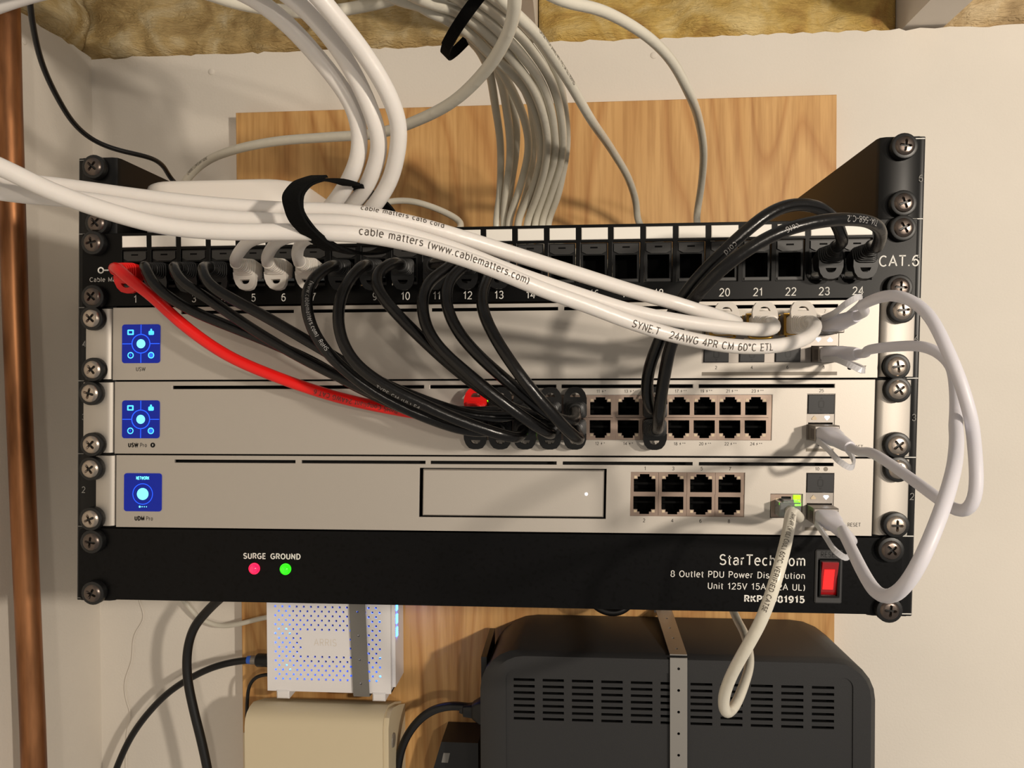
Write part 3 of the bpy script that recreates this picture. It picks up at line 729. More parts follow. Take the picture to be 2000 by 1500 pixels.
# ---- 2) switch with the long port block
Z0, Z1 = 89.3, 132.8
t = thing('network_switch', 'silver network switch with two long rows of network sockets in the middle', 'switch', rack(0, 0, Z0))
segs = [(-185.1, -110.3), (-106.9, -32.8), (-29.1, 44.3), (47.5, 121.9), (125.3, 200.2)]
holes = slots(t, segs, 129.2) + [(-8.4, 166.2, 98.6, 124.2), (185.7, 200.6, 99.0, 124.6)]
unit_body(t, Z0, Z1, -221.4, 222.4, holes, -241.6, 242.0)
screen(t, -216.4, -192.9, 98.7, 121.5, 'grid')
letter('USW', -209.4, 93.5, -3.08, 2.2, 'print_dark', t, bold=0.03)
letter('Pro', -203.0, 93.5, -3.08, 2.2, 'print_dark', t)
o = MB().prism(disc(-197.2, 94.6, 1.5, 18), 'y', -3.09, -2.9).build('printed_mark', 'print_dark', t, lean=True)
MB().prism([(-197.2 + a * 0.5, 94.5 + b_ * 0.5) for a, b_ in BOLT], 'y', -3.12, -3.0).build('bolt_mark', 'label_card', o, lean=True)
PM = port_meshes(14.35, 12.6, 11.9)
PX = [-0.9 + 14.2 * k for k in range(5)] + [69.0, 86.4] + [101.0 + 14.2 * k for k in range(5)]
PX[5] = 70.0; PX[6] = 86.0; PX[7] = 100.0; PX[8] = 114.6; PX[9] = 128.9; PX[10] = 143.1; PX[11] = 157.4
PX[:5] = [-1.0 + 14.1 * k for k in range(5)]
# steel surround of the port block
MB().plate(-8.4, 166.2, 98.6, 124.2, -2.5, -2.0, [(x - 7.1, x + 7.1, 98.9, 123.9) for x in PX]).build('port_surround', 'port_steel', t, lean=True)
for k, x in enumerate(PX):
    make_port('network_socket', t, PM, x, 117.7, -2.6, False)
    make_port('network_socket', t, PM, x, 104.9, -2.6, True)
    for n_, z in ((2 * k + 1, 125.6), (2 * k + 2, 95.6)):
        pl = '+' if n_ <= 16 else '++'
        letter(str(n_), x - 1.6, z, -3.08, 1.65, 'print_dark', t, 'printed_number')
        MB().prism([(x + 1.0 + a * 0.52, z + 0.7 + b_ * 0.52) for a, b_ in BOLT], 'y', -3.09, -3.0).build('bolt_mark', 'print_dark', t, lean=True)
        letter(pl, x + 2.2, z + 0.6, -3.08, 1.4, 'print_dark', t, 'printed_mark', align='LEFT')
MB().plate(185.7, 200.6, 99.0, 124.6, -2.6, 10, [(186.4, 199.9, 113.9, 124.0), (186.4, 199.9, 99.6, 108.6)]).build('port_cage', 'steel', t, lean=True)
dust_cap(t, 193.15, 118.95, 14.6, 10.9)
for dx, m in ((-3.4, 'led_off'), (3.6, 'led_white')): led_tri(t, 193.1 + dx, 111.2, m, dx < 0)
letter('25', 193.1, 125.7, -3.08, 1.7, 'print_dark', t, 'printed_number')
letter('26', 193.1, 95.6, -3.08, 1.7, 'print_dark', t, 'printed_number')
MB().box(185.5, 200.6, -3.09, -2.9, 92.3, 94.0).build('printed_bar', 'print_grey', t, lean=True)
letter('10G', 193, 92.7, -3.12, 0.9, 'print_dim', t)
letter('RESET', 209.5, 94.0, -3.08, 1.9, 'print_dark', t, align='LEFT')
MB().prism(disc(207.6, 94.9, 1.2, 16), 'y', -3.1, -2.8).build('reset_hole', 'void', t, lean=True)
for n_, dx, m in ((1, -1, 'led_amber'), (1, 1, 'led_lime'), (8, -1, 'led_lime')):
    x = PX[(n_ - 1) // 2] + dx * 4.85; z = 121.3 if n_ % 2 else 101.3
    MB().box(x - 1.0, x + 1.0, -3.2, -2.5, z - 0.9, z + 0.9).build('indicator', m, t, lean=True)

# ---- 3) gateway with the drive bay
Z0, Z1 = 44.9, 88.4
t = thing('network_gateway', 'silver network unit with a closed drive bay and eight sockets above the black power strip', 'gateway', rack(0, 0, Z0))
segs = [(-183.5, -109.2), (-105.5, -31.2), (-28.2, 45.4), (48.9, 122.8), (126.3, 200.8)]
holes = slots(t, segs, 85.0) + [(-34.6, 74.2, 52.9, 81.8), (88.0, 152.2, 54.8, 80.1), (166.6, 184.4, 54.6, 68.2), (186.1, 201.4, 53.9, 80.2)]
unit_body(t, Z0, Z1, -220.0, 222.6, holes, -233.4, 242.2)
screen(t, -214.9, -191.3, 54.6, 77.6, 'page')
letter('UDM', -205.2, 49.2, -3.08, 2.2, 'print_dark', t, bold=0.03)
letter('Pro', -198.9, 49.2, -3.08, 2.2, 'print_dark', t)
o = MB().pit(-34.6, 74.2, 52.9, 81.8, -1.6, 9).build('bay_recess', 'void', t, lean=True, fix=False)
o = MB().cbox(-32.6, 72.9, -3.0, 8, 53.8, 81.0, 0.6).build('drive_tray', 'silver', t, lean=True)
MB().prism(disc(62.8, 67.2, 0.85, 16), 'y', -3.2, -2.8).build('indicator', 'led_white', o, lean=True)
PM8 = port_meshes(15.8, 12.4, 12.4)
for k in range(4):
    x = 96.0 + 15.95 * k
    make_port('network_socket', t, PM8, x, 73.6, -2.6, False)
    make_port('network_socket', t, PM8, x, 61.2, -2.6, True)
    letter(str(2 * k + 1), x, 81.3, -3.08, 1.9, 'print_dark', t, 'printed_number')
    letter(str(2 * k + 2), x, 51.4, -3.08, 1.9, 'print_dark', t, 'printed_number')
MB().plate(88.0, 152.2, 54.8, 80.1, -2.5, -2.0, [(88.4, 151.8, 55.1, 79.8)]).build('port_surround', 'port_steel', t, lean=True)
PW = port_meshes(17.2, 13.0, 12.4)
make_port('network_socket', t, PW, 175.5, 61.4, -2.6, False)
for dz in (66.3, 63.2): MB().box(179.3, 183.2, -3.1, -2.4, dz - 1.2, dz + 1.2).build('indicator', 'led_lime', t, lean=True)
MB().plate(186.1, 201.4, 53.9, 80.2, -2.6, 10, [(186.8, 200.7, 69.3, 79.7), (186.8, 200.7, 54.4, 63.0)]).build('port_cage', 'steel', t, lean=True)
dust_cap(t, 193.75, 74.6, 14.9, 11.0)
for dx, m in ((-3.4, 'led_off'), (3.6, 'led_white')): led_tri(t, 193.7 + dx, 66.4, m, dx < 0)
letter('10', 192.0, 81.6, -3.08, 1.8, 'print_dark', t, 'printed_number')
MB().prism(disc(196.6, 82.4, 1.25, 18), 'y', -3.09, -2.9).build('printed_mark', 'print_grey', t, lean=True)
letter('11', 193.7, 51.2, -3.08, 1.7, 'print_dark', t, 'printed_number')
MB().box(186.0, 201.3, -3.09, -2.9, 47.6, 49.4).build('printed_bar', 'print_grey', t, lean=True)
letter('10G', 193.6, 48.0, -3.12, 0.9, 'print_dim', t)
letter('RESET', 209.4, 50.2, -3.08, 1.9, 'print_dark', t, align='LEFT')

# ---- 4) power strip
Z0, Z1 = 0.7, 43.9
t = thing('power_distribution_unit', 'black rack power strip with white lettering at the bottom of the rack', 'power strip', rack(0, 0, Z0))
poly = rrect(-243.5, 239.5, Z0, Z1, 3.0, 4)
MB().prism(poly, 'y', -3.0, -0.1).build('faceplate', 'pdu_coat', t, lean=True, smooth=True)
MB().box(-219, 219, 0.0, 110, Z0 + 0.5, Z1 - 0.5).build('case', 'black_coat', t, lean=True)
letter('SURGE', -133.6, 27.0, -3.08, 3.0, 'print_white', t, bold=0.014, width=13.6)
letter('GROUND', -114.6, 27.0, -3.08, 3.0, 'print_white', t, bold=0.014, width=18.4)
for x, m, lab in ((-133.5, 'led_red', 'glowing red surge light'), (-114.4, 'led_green', 'glowing green ground light')):
    o = MB().lathe(rack(x, -3.0, 21.0) - np.array([K * (21 - 133), 0, 0]), rack(x, -6.2, 21.0) - np.array([K * (21 - 133), 0, 0]), [(0, 3.4), (0.2, 3.4), (0.22, 2.9), (0.6, 2.7), (0.85, 1.9), (1, 0.6)], 20).build('indicator_light', m, t, lean=True, smooth=True)
    o['label'] = lab
letter('StarTech.com', 186.7, 27.6, -3.08, 5.6, 'print_white', t, align='RIGHT', width=47.5)
letter('8 Outlet PDU Power Distribution', 186.7, 20.2, -3.08, 3.4, 'print_white', t, align='RIGHT', width=75.0)
letter('Unit 125V 15A (12A UL)', 186.9, 13.6, -3.08, 3.4, 'print_white', t, align='RIGHT', width=54.0)
letter('RKPW081915', 186.9, 6.6, -3.08, 3.4, 'print_white', t, align='RIGHT', bold=0.018, width=33.5)
# rocker switch in its moulded frame
cx = 199.6
fr = MB()
fr.plate(192.0, 207.0, 6.6, 37.0, -4.2, -2.9, [(cx - 5.6, cx + 5.4, 10.4, 31.6)])
sw = fr.build('switch_frame', 'switch_grey', t, lean=True)
sw.modifiers.new('edge', 'BEVEL').width = 0.0008
letter('RESET', cx, 33.0, -4.28, 2.8, 'cap_mark', sw, bold=0.015, width=9.6)
rk_ = MB().plate(cx - 5.5, cx + 5.3, 10.5, 31.5, -5.4, -2.9, [(cx - 4.6, cx + 4.4, 11.3, 30.7)]); rk_.build('switch_bezel', 'rail_coat', t, lean=True)
rk_ = MB().prism([(-2.0, 11.4), (-3.0, 11.4), (-4.4, 20.6), (-7.2, 30.6), (-2.0, 30.6)], 'x', cx - 4.5, cx + 4.3).build('rocker', 'switch_red', t, lean=True)
MB().prism([(-3.4, 14.6), (-3.9, 14.6), (-4.9, 21.0), (-6.3, 26.4), (-5.8, 26.4), (-4.4, 21.0)], 'x', cx - 3.2, cx + 2.4).build('rocker_glow', 'switch_glow', rk_, lean=True)

# ---- 5) patch panel
Z0, Z1 = 178.2, 221.9
t = thing('patch_bay', 'black patch panel with twenty four numbered ports and white label strips', 'patch panel', rack(0, 0, Z0))
KX = [-209.4 + 18.27 * i for i in range(24)]
holes = [(x - 7.8, x + 7.8, 188.6, 211.6) for x in KX]
o = MB().plate(-242.3, 242.6, Z0, Z1, -3.0, -1.2, holes).build('panel', 'black_coat', t, lean=True)
m = o.modifiers.new('edge', 'BEVEL'); m.width = 0.0003; m.segments = 2
MB().box(-220, 220, 0.2, 16, Z1 - 1.4, Z1 - 0.1).box(-220, 220, 0.2, 16, Z0 + 0.1, Z0 + 1.3).build('stiffening_lip', 'black_coat', t, lean=True)
MB().box(-224, -58, 16.2, 112, Z1 - 1.6, Z1 + 0.3).build('cable_tray', 'black_coat', t, lean=True)
face = MB().plate(-7.7, 7.7, -11.4, 11.4, 0.0, 1.2, [(-6.2, 6.2, -9.2, 4.4)]).mesh('keystone_jack', 'jack_plastic')
tabm = MB().prism([(-6.9, 10.6), (6.9, 10.6), (6.9, 6.4), (4.2, 5.0), (-4.2, 5.0), (-6.9, 6.4)], 'y', -0.9, 0.2).mesh('jack_tab', 'jack_tab')
notch = MB().box(-2.1, 2.1, -1.0, -0.8, 8.2, 9.1).mesh('jack_notch', 'void')
sock = MB().pit(-6.2, 6.2, -9.2, 4.4, 0.6, 14).mesh('socket', 'void', fix=False)
ledge = MB().box(-6.8, 6.8, -0.7, 0.3, -11.0, -9.6).mesh('jack_ledge', 'jack_tab')
lab = MB().cbox(-7.5, 7.5, -0.7, 0.0, -3.4, 3.4, 0.3).mesh('label_strip', 'label_card')
for i, x in enumerate(KX):
    jk = inst('keystone_jack', face, t, rack(x, -1.6, 200.1))
    for nm, me in (('jack_tab', tabm), ('jack_notch', notch), ('socket', sock), ('jack_ledge', ledge)): sub(nm, me, jk)
    inst('label_strip', lab, t, rack(x, -3.0, 216.6))
    letter(str(i + 1), x + 0.6, 180.2, -3.08, 4.2, 'print_white', t, 'printed_number')
letter('CAT.6', 244.0, 195.8, -3.08, 5.6, 'print_white', t, align='RIGHT', width=21.5)
letter('Cable Matters', -237.4, 193.0, -3.08, 2.5, 'print_white', t, align='LEFT', width=25)
mb = MB(); n = 24; a = disc(-230.4, 199.8, 2.0, n); b_ = disc(-230.4, 199.8, 1.2, n)
mb.add([(p[0], -3.09, p[1]) for p in a + b_], [(i, (i + 1) % n, n + (i + 1) % n, n + i) for i in range(n)])
mb.prism([(-228.5, 199.4), (-225.5, 199.4), (-225.5, 200.2), (-228.5, 200.2)], 'y', -3.09, -3.0)
mb.build('printed_mark', 'print_white', t, lean=True)

# ================================================================ WHITE BOX ON TOP
t = thing('white_hub', 'small rounded white plastic network box lying on top of the patch panel', 'network box', (-164, 60, 222.3))
secs = []
for z, d in ((223.0, 3.0), (223.6, 1.2), (225.5, 0.0), (252.5, 0.0), (254.6, 0.9), (255.6, 2.6)):
    secs.append([(x, y, z) for x, y in rrect(-216 + d, -111 - d, 8 + d, 108 - d, 24 - d, 7)])
o = MB().loft(secs).build('shell', 'box_white', t, smooth=True)
MB().box(-190, -135, 30, 86, 222.3, 223.2).build('foot', 'box_white', t)

# ================================================================ CABLES
CABLES = []
def catmull(P, step):
    P = np.asarray(P, float); out = []
    Q = np.vstack([2 * P[0] - P[1], P, 2 * P[-1] - P[-2]])
    for i in range(1, len(Q) - 2):
        p0, p1, p2, p3 = Q[i - 1:i + 3]
        t0 = 0; t1 = t0 + max(1e-3, np.linalg.norm(p1 - p0)) ** .5; t2 = t1 + max(1e-3, np.linalg.norm(p2 - p1)) ** .5; t3 = t2 + max(1e-3, np.linalg.norm(p3 - p2)) ** .5
        n = max(2, int(np.linalg.norm(p2 - p1) / step))
        for k in range(n):
            u = t1 + (t2 - t1) * k / n
            A1 = (t1 - u) / (t1 - t0) * p0 + (u - t0) / (t1 - t0) * p1
            A2 = (t2 - u) / (t2 - t1) * p1 + (u - t1) / (t2 - t1) * p2
            A3 = (t3 - u) / (t3 - t2) * p2 + (u - t2) / (t3 - t2) * p3
            B1 = (t2 - u) / (t2 - t0) * A1 + (u - t0) / (t2 - t0) * A2
            B2 = (t3 - u) / (t3 - t1) * A2 + (u - t1) / (t3 - t1) * A3
            out.append((t2 - u) / (t2 - t1) * B1 + (u - t1) / (t2 - t1) * B2)
    out.append(P[-1]); return np.array(out)
def even(path, step):
    d = np.r_[0, np.cumsum(np.linalg.norm(np.diff(path, axis=0), axis=1))]
    n = max(4, int(d[-1] / step)); u = np.linspace(0, d[-1], n)
    return np.stack([np.interp(u, d, path[:, k]) for k in range(3)], 1)
def smooth(path, it=4, lock=1):
    p = path.copy()
    for _ in range(it):
        q = p.copy(); q[1:-1] = 0.25 * p[:-2] + 0.5 * p[1:-1] + 0.25 * p[2:]
        q[:lock] = p[:lock]; q[-lock:] = p[-lock:]; p = q
    return p
def cable(name, label, cat, pts, r, m, group=None, part='cord', front=False, ends=()):
    """pts: (px, py, depth) or ('w', x, y, z)"""
    P = [np.array(q[1:], float) if q[0] == 'w' else at(*q) for q in pts]
    path = smooth(even(catmull(P, 2.0), 2.6), 5)
    c = dict(name=name, label=label, cat=cat, path=path, r=r, m=m, group=group, part=part, front=front, ends=ends, thing=None)
    CABLES.append(c); return c

# network plug with its moulded boot, pointing out of the socket (towards -y); the latch guard is on +z
def boot_meshes(m):
    rings = []
    for y, w, h, e in ((1.0, 11.9, 9.0, 6), (-1.0, 12.8, 10.0, 6), (-9.5, 13.2, 10.4, 5), (-10.6, 13.0, 10.2, 5), (-10.7, 12.0, 9.6, 4.5), (-12.2, 11.8, 9.5, 4.5), (-12.3, 10.9, 9.0, 4),
                       (-13.7, 10.7, 8.9, 4), (-13.8, 9.9, 8.5, 3.4), (-15.2, 9.7, 8.4, 3.4), (-15.3, 9.0, 8.0, 2.8), (-16.6, 8.8, 7.9, 2.6)):
        rings.append(sring((0, 0), w, h, y, e, 20))
    y = -16.6
    for k in range(3):
        for dy, w in ((0.2, 8.0), (1.3, 7.9), (1.4, 7.1), (1.8, 7.1)):
            rings.append(sring((0, 0), w - 0.2 * k, w - 0.2 * k, y - dy, 2, 20))
        y -= 1.9
    bt = MB().loft(rings).mesh('boot', m, smooth=True)
    # tapered guard over the latch, with a half-round eye
    out = [(-6.5, 3.0), (-6.5, 6.4), (-5.6, 9.4), (-3.9, 11.6), (-1.4, 12.4), (1.4, 12.4), (3.9, 11.6), (5.6, 9.4), (6.5, 6.4), (6.5, 3.0)]
    inn = [(-2.9, 6.9), (-2.7, 7.5), (-2.4, 8.2), (-1.7, 8.9), (-0.6, 9.3), (0.6, 9.3), (1.7, 8.9), (2.4, 8.2), (2.7, 7.5), (2.9, 6.9)]
    mb = MB(); n = len(out); v = []
    for th in (0, 3.0):
        for ring_ in (out, inn): v += [(x, -11.5 + th + (z - 3.0) * 0.42, z) for x, z in ring_]
    f = []
    for i in range(n):
        j = (i + 1) % n
        f += [(i, j, n + j, n + i), (2 * n + i, 3 * n + i, 3 * n + j, 2 * n + j), (i, 2 * n + i, 2 * n + j, j), (n + i, n + j, 3 * n + j, 3 * n + i)]
    mb.add(v, f)
    hood = mb.mesh('latch_guard', m, smooth=True)
    pl = MB().cbox(-5.8, 5.8, -1.5, 9.0, -4.0, 3.6, 0.3).mesh('plug', 'clear_plug')
    return bt, hood, pl
BOOT = {'black': boot_meshes('black_boot'), 'white': boot_meshes('white_boot'), 'red': boot_meshes('red_cord')}
def plug(parent, color, loc, up, yaw=0.0, pitch=0.0):
    bt, hd, pl = BOOT[color]
    rot = (Matrix.Rotation(yaw, 3, 'Z') @ Matrix.Rotation(pitch, 3, 'X') @ Matrix.Rotation(0 if up else math.pi, 3, 'Y')).to_euler()
    e = inst('boot', bt, parent, loc, rot)
    sub('latch_guard', hd, e); sub('plug', pl, e)
    return e
BL = 22.5                                    # boot length to the cord
def kport(i, y=-4.0): return rack(KX[i - 1], y, 197.4)
def sport(n): return rack(PX[(n - 1) // 2], -3.4, 116.6 if n % 2 else 106.0)

def cord(label, color, a, b, mid, r=3.05, group='patch cords', tail=8, yawA=0.0, yawB=0.0, pitchA=0.0, pitchB=0.0):
    """a, b: (location, latch_up) or None. mid: list of (px, py, depth)"""
    pts = []
    def endpts(loc, yaw, pitch):
        d = np.array(Matrix.Rotation(yaw, 3, 'Z') @ Matrix.Rotation(pitch, 3, 'X') @ Vector((0, -1, 0)))
        return [loc + d * (BL - 2), loc + d * (BL + tail)]
    ea = eb = None
    if a is not None:
        ea = endpts(a[0], yawA, pitchA); pts += [('w', *ea[0]), ('w', *ea[1])]
    pts += mid
    if b is not None:
        eb = endpts(b[0], yawB, pitchB); pts += [('w', *eb[1]), ('w', *eb[0])]
    c = cable('patch_cable', label, 'cable', pts, r, {'black': 'black_cord', 'white': 'white_cord', 'red': 'red_cord'}[color], group, front=True)
    c['plugs'] = [(color, e[0], e[1], yw, pt) for e, yw, pt in ((a, yawA, pitchA), (b, yawB, pitchB)) if e is not None]
    return c

# red
RED = cord('red patch cord curving from the first patch port to the switch', 'red', (kport(1), False), (sport(1), True),
     [(232, 524, -38), (244, 540, -40), (290, 572, -36), (350, 628, -31), (440, 692, -26), (545, 738, -22), (660, 776, -19), (770, 800, -18), (850, 812, -20), (905, 812, -28)], r=3.25, tail=2, yawA=0.1)
# black from ports 2..4
C2 = cord('black patch cord from patch port two, lowest of the three beside the red cord', 'black', (kport(2), False), (sport(2), False),
     [(282, 516, -36), (296, 552, -40), (330, 580, -40), (375, 607, -37), (440, 634, -33), (525, 668, -30), (610, 706, -28), (690, 752, -26), (770, 790, -24), (850, 822, -26), (905, 840, -34)], tail=2, yawA=0.1)
C3 = cord('black patch cord from patch port three, between two black cords beside the red cord', 'black', (kport(3), False), (sport(3), True),
     [(338, 520, -38), (354, 552, -44), (396, 576, -44), (446, 611, -41), (498, 646, -38), (572, 690, -36), (660, 735, -35), (750, 775, -33), (850, 800, -30), (930, 806, -32)], tail=2, yawA=0.1)
C4 = cord('black patch cord from patch port four, uppermost of the three beside the red cord', 'black', (kport(4), False), (sport(5), True),
     [(395, 522, -40), (404, 552, -48), (446, 580, -49), (496, 606, -47), (558, 641, -45), (625, 680, -43), (720, 735, -42), (810, 775, -40), (900, 805, -36), (985, 815, -36)], tail=2, yawA=0.1)
C8 = cord('black patch cord with white print hanging from patch port eight, leftmost of the curved six', 'black', (kport(8), False), (sport(4), False),
     [(640, 522, -40), (606, 550, -50), (597, 592, -54), (611, 646, -56), (644, 694, -56), (700, 744, -54), (760, 782, -50), (840, 818, -44), (920, 842, -42)], tail=2, yawA=0.1)
C9 = cord('black patch cord hanging from patch port nine, second of the curved six', 'black', (kport(9), False), (sport(6), False),
     [(704, 522, -42), (673, 560, -52), (660, 608, -58), (665, 658, -62), (692, 708, -64), (750, 752, -64), (815, 784, -62), (890, 818, -58), (970, 846, -52), (1010, 856, -46)], tail=2, yawA=0.1)
C10 = cord('black patch cord hanging from patch port ten, third of the curved six', 'black', (kport(10), False), (sport(7), True),
     [(768, 512, -40), (733, 536, -50), (736, 564, -55), (773, 611, -57), (823, 661, -57), (886, 718, -56), (945, 763, -54), (1005, 800, -48), (1050, 814, -42)], tail=2, yawA=0.1)
C11 = cord('black patch cord hanging from patch port eleven, fourth of the curved six', 'black', (kport(11), False), (sport(8), False),
     [(890, 512, -40), (832, 556, -54), (824, 598, -60), (835, 646, -64), (862, 684, -66), (924, 738, -68), (985, 788, -66), (1045, 830, -58), (1076, 848, -48)], tail=2, yawA=0.1)
C12 = cord('black patch cord hanging from patch port twelve, fifth of the curved six', 'black', (kport(12), False), (sport(9), True),
     [(912, 516, -42), (874, 550, -54), (872, 597, -60), (893, 646, -64), (936, 696, -66), (988, 742, -66), (1030, 778, -62), (1075, 812, -54), (1120, 826, -46)], tail=2, yawA=0.1)
C13 = cord('black patch cord hanging from patch port thirteen, rightmost of the curved six', 'black', (kport(13), False), (sport(10), False),
     [(958, 535, -42), (941, 572, -56), (943, 608, -64), (966, 658, -70), (998, 708, -74), (1032, 754, -74), (1072, 800, -70), (1110, 842, -62), (1132, 860, -50)], tail=2, yawA=0.1)
C23 = cord('black patch cord arching up from patch port twenty three, left of the arched pair', 'black', (kport(23), False), (sport(15), True),
     [(1646, 470, -44), (1628, 425, -58), (1600, 405, -66), (1555, 398, -72), (1505, 414, -78), (1455, 453, -80), (1417, 488, -80), (1380, 524, -78), (1348, 560, -75), (1314, 610, -72), (1285, 672, -66), (1266, 726, -58), (1264, 775, -48), (1272, 800, -40)], tail=1, pitchA=-0.3)
C24 = cord('black patch cord arching from patch port twenty four, right of the arched pair', 'black', (kport(24), False), (sport(16), False),
     [(1712, 485, -46), (1722, 452, -62), (1698, 432, -74), (1645, 428, -82), (1590, 434, -88), (1548, 444, -90), (1505, 461, -92), (1455, 491, -92), (1405, 529, -90), (1370, 568, -86), (1338, 616, -82), (1312, 668, -74), (1298, 732, -66), (1290, 782, -56), (1287, 815, -48)], tail=1, pitchA=-0.3)

# white cords: plugged into the transceivers, through the strap, a slack loop to the left, back from above and into ports five to seven
def sfp(i): return rack(XS[i], -21.0, 162.6)
WP = []
W1 = cord('white patch cord from the first transceiver through the strap, top one across the patch panel', 'white', (sfp(0), True), (kport(5), False),
     [(1440, 630, -66), (1420, 624, -76), (1376, 608, -82), (1250, 573, -98), (1125, 534, -114), (1000, 495, -130), (880, 458, -142), (760, 428, -150), (660, 413, -154), (595, 412, -156), (430, 402, -160), (280, 386, -164), (105, 362, -170), (-20, 348, -176),
      (-150, 318, -184), (-235, 240, -190), (-225, 140, -194), (-130, 62, -196), (-10, 8, -196), (90, -22, -194), (230, -42, -190), (370, -44, -186), (480, -14, -182), (565, 50, -174), (650, 148, -164), (690, 205, -160), (704, 260, -156), (700, 315, -152), (680, 368, -146), (650, 405, -138), (600, 440, -112), (548, 456, -84), (506, 464, -62), (480, 476, -48), (468, 492, -40)], r=3.2, tail=2, pitchB=-0.12, yawB=0.0)
W2 = cord('white patch cord from the second transceiver through the strap, middle one crossing the panel', 'white', (sfp(1), True), (kport(6), False),
     [(1510, 642, -68), (1480, 644, -80), (1375, 634, -92), (1250, 612, -104), (1125, 574, -118), (1000, 532, -134), (880, 486, -146), (760, 450, -154), (660, 432, -158), (595, 434, -160), (455, 428, -164), (315, 414, -168), (175, 392, -173), (-20, 372, -180),
      (-170, 332, -192), (-275, 240, -200), (-265, 110, -206), (-150, 20, -208), (-10, -34, -208), (120, -66, -206), (280, -86, -202), (420, -76, -196), (530, -34, -190), (604, 24, -182), (672, 110, -172), (712, 185, -166), (738, 255, -160), (746, 305, -154), (732, 355, -148), (690, 405, -138), (640, 440, -112), (596, 456, -84), (560, 464, -62), (536, 476, -48), (526, 492, -40)], r=3.2, tail=2, pitchB=-0.12, yawB=0.0)
W3 = cord('white printed patch cord from the third transceiver through the strap, lowest one crossing', 'white', (sfp(2), True), (kport(7), False),
     [(1592, 640, -70), (1576, 660, -86), (1530, 674, -98), (1455, 678, -106), (1380, 669, -110), (1300, 651, -114), (1225, 627, -120), (1150, 598, -126), (1050, 562, -136), (940, 516, -146), (830, 480, -154), (740, 462, -160), (660, 455, -164), (595, 453, -166), (420, 452, -172), (315, 441, -176), (245, 423, -180), (105, 376, -188), (-20, 316, -196),
      (-170, 262, -204), (-300, 190, -212), (-300, 70, -218), (-170, -30, -220), (-10, -82, -220), (140, -112, -216), (320, -130, -212), (470, -110, -206), (580, -52, -198), (654, 32, -188), (712, 105, -178), (758, 180, -170), (782, 250, -162), (774, 300, -156), (748, 355, -148), (712, 412, -140), (670, 446, -112), (632, 456, -84), (604, 464, -62), (586, 476, -48), (580, 492, -40)], r=3.2, tail=2, pitchB=-0.12, yawB=0.0)
# direct attach cables
def dac(label, a, da, b, db, mid, r=2.35):
    da = np.array(da, float) / np.linalg.norm(da); db = np.array(db, float) / np.linalg.norm(db)
    pts = [('w', *(a + da * 16)), ('w', *(a + da * 27))] + mid + [('w', *(b + db * 27)), ('w', *(b + db * 16))]
    c = cable('transceiver_cable', label, 'cable', pts, r, 'dac_cord', 'white transceiver cables', front=False)
    c['dac'] = [(a, da), (b, db)]
    return c
A7 = rack(XS[3], -15.0, 162.8); A8 = rack(XS[3], -15.0, 147.0); A26 = rack(193.1, -15.0, 103.4); A11 = rack(193.7, -15.0, 58.0)
D1 = dac('white cable looping right from the upper transceiver slot to the switch below', A7, (0.25, -1, 0.15), A26, (0.22, -1, -0.25),
     [(1690, 592, -100), (1752, 576, -128), (1806, 604, -142), (1845, 672, -156), (1880, 756, -162), (1898, 830, -162), (1906, 900, -158), (1908, 958, -160), (1904, 990, -160), (1889, 1006, -158), (1864, 996, -150), (1830, 972, -142), (1770, 928, -118), (1710, 888, -92)])
D2 = dac('white cable hanging low from the lower transceiver slot to the gateway', A8, (0.3, -1, -0.02), A11, (0.18, -1, -0.3),
     [(1700, 682, -72), (1760, 676, -92), (1816, 679, -112), (1854, 704, -122), (1866, 750, -136), (1868, 820, -156), (1868, 870, -174), (1862, 922, -190), (1846, 978, -198), (1823, 1040, -204), (1792, 1110, -206), (1765, 1150, -202), (1738, 1168, -194), (1712, 1158, -182), (1688, 1122, -162), (1662, 1070, -128), (1645, 1036, -96)])
# wan cable
WAN = cable('network_cable', 'grey printed network cable hanging in a loop from the gateway below the rack', 'cable',
     [('w', *(rack(175.0, -12, 60.6))), ('w', *(rack(175.6, -28, 59.2))), (1546, 1000, -52), (1541, 1030, -74), (1530, 1080, -92), (1513, 1140, -100), (1488, 1210, -96), (1455, 1270, -88), (1428, 1320, -76), (1413, 1365, -62), (1418, 1392, -48), (1434, 1380, -28), (1452, 1340, 0), (1464, 1292, 36), (1455, 1240, 76), (1437, 1205, 106), (1420, 1165, 128), (1400, 1140, 140)], 2.85, 'grey_cord')
WAN['wanplug'] = True
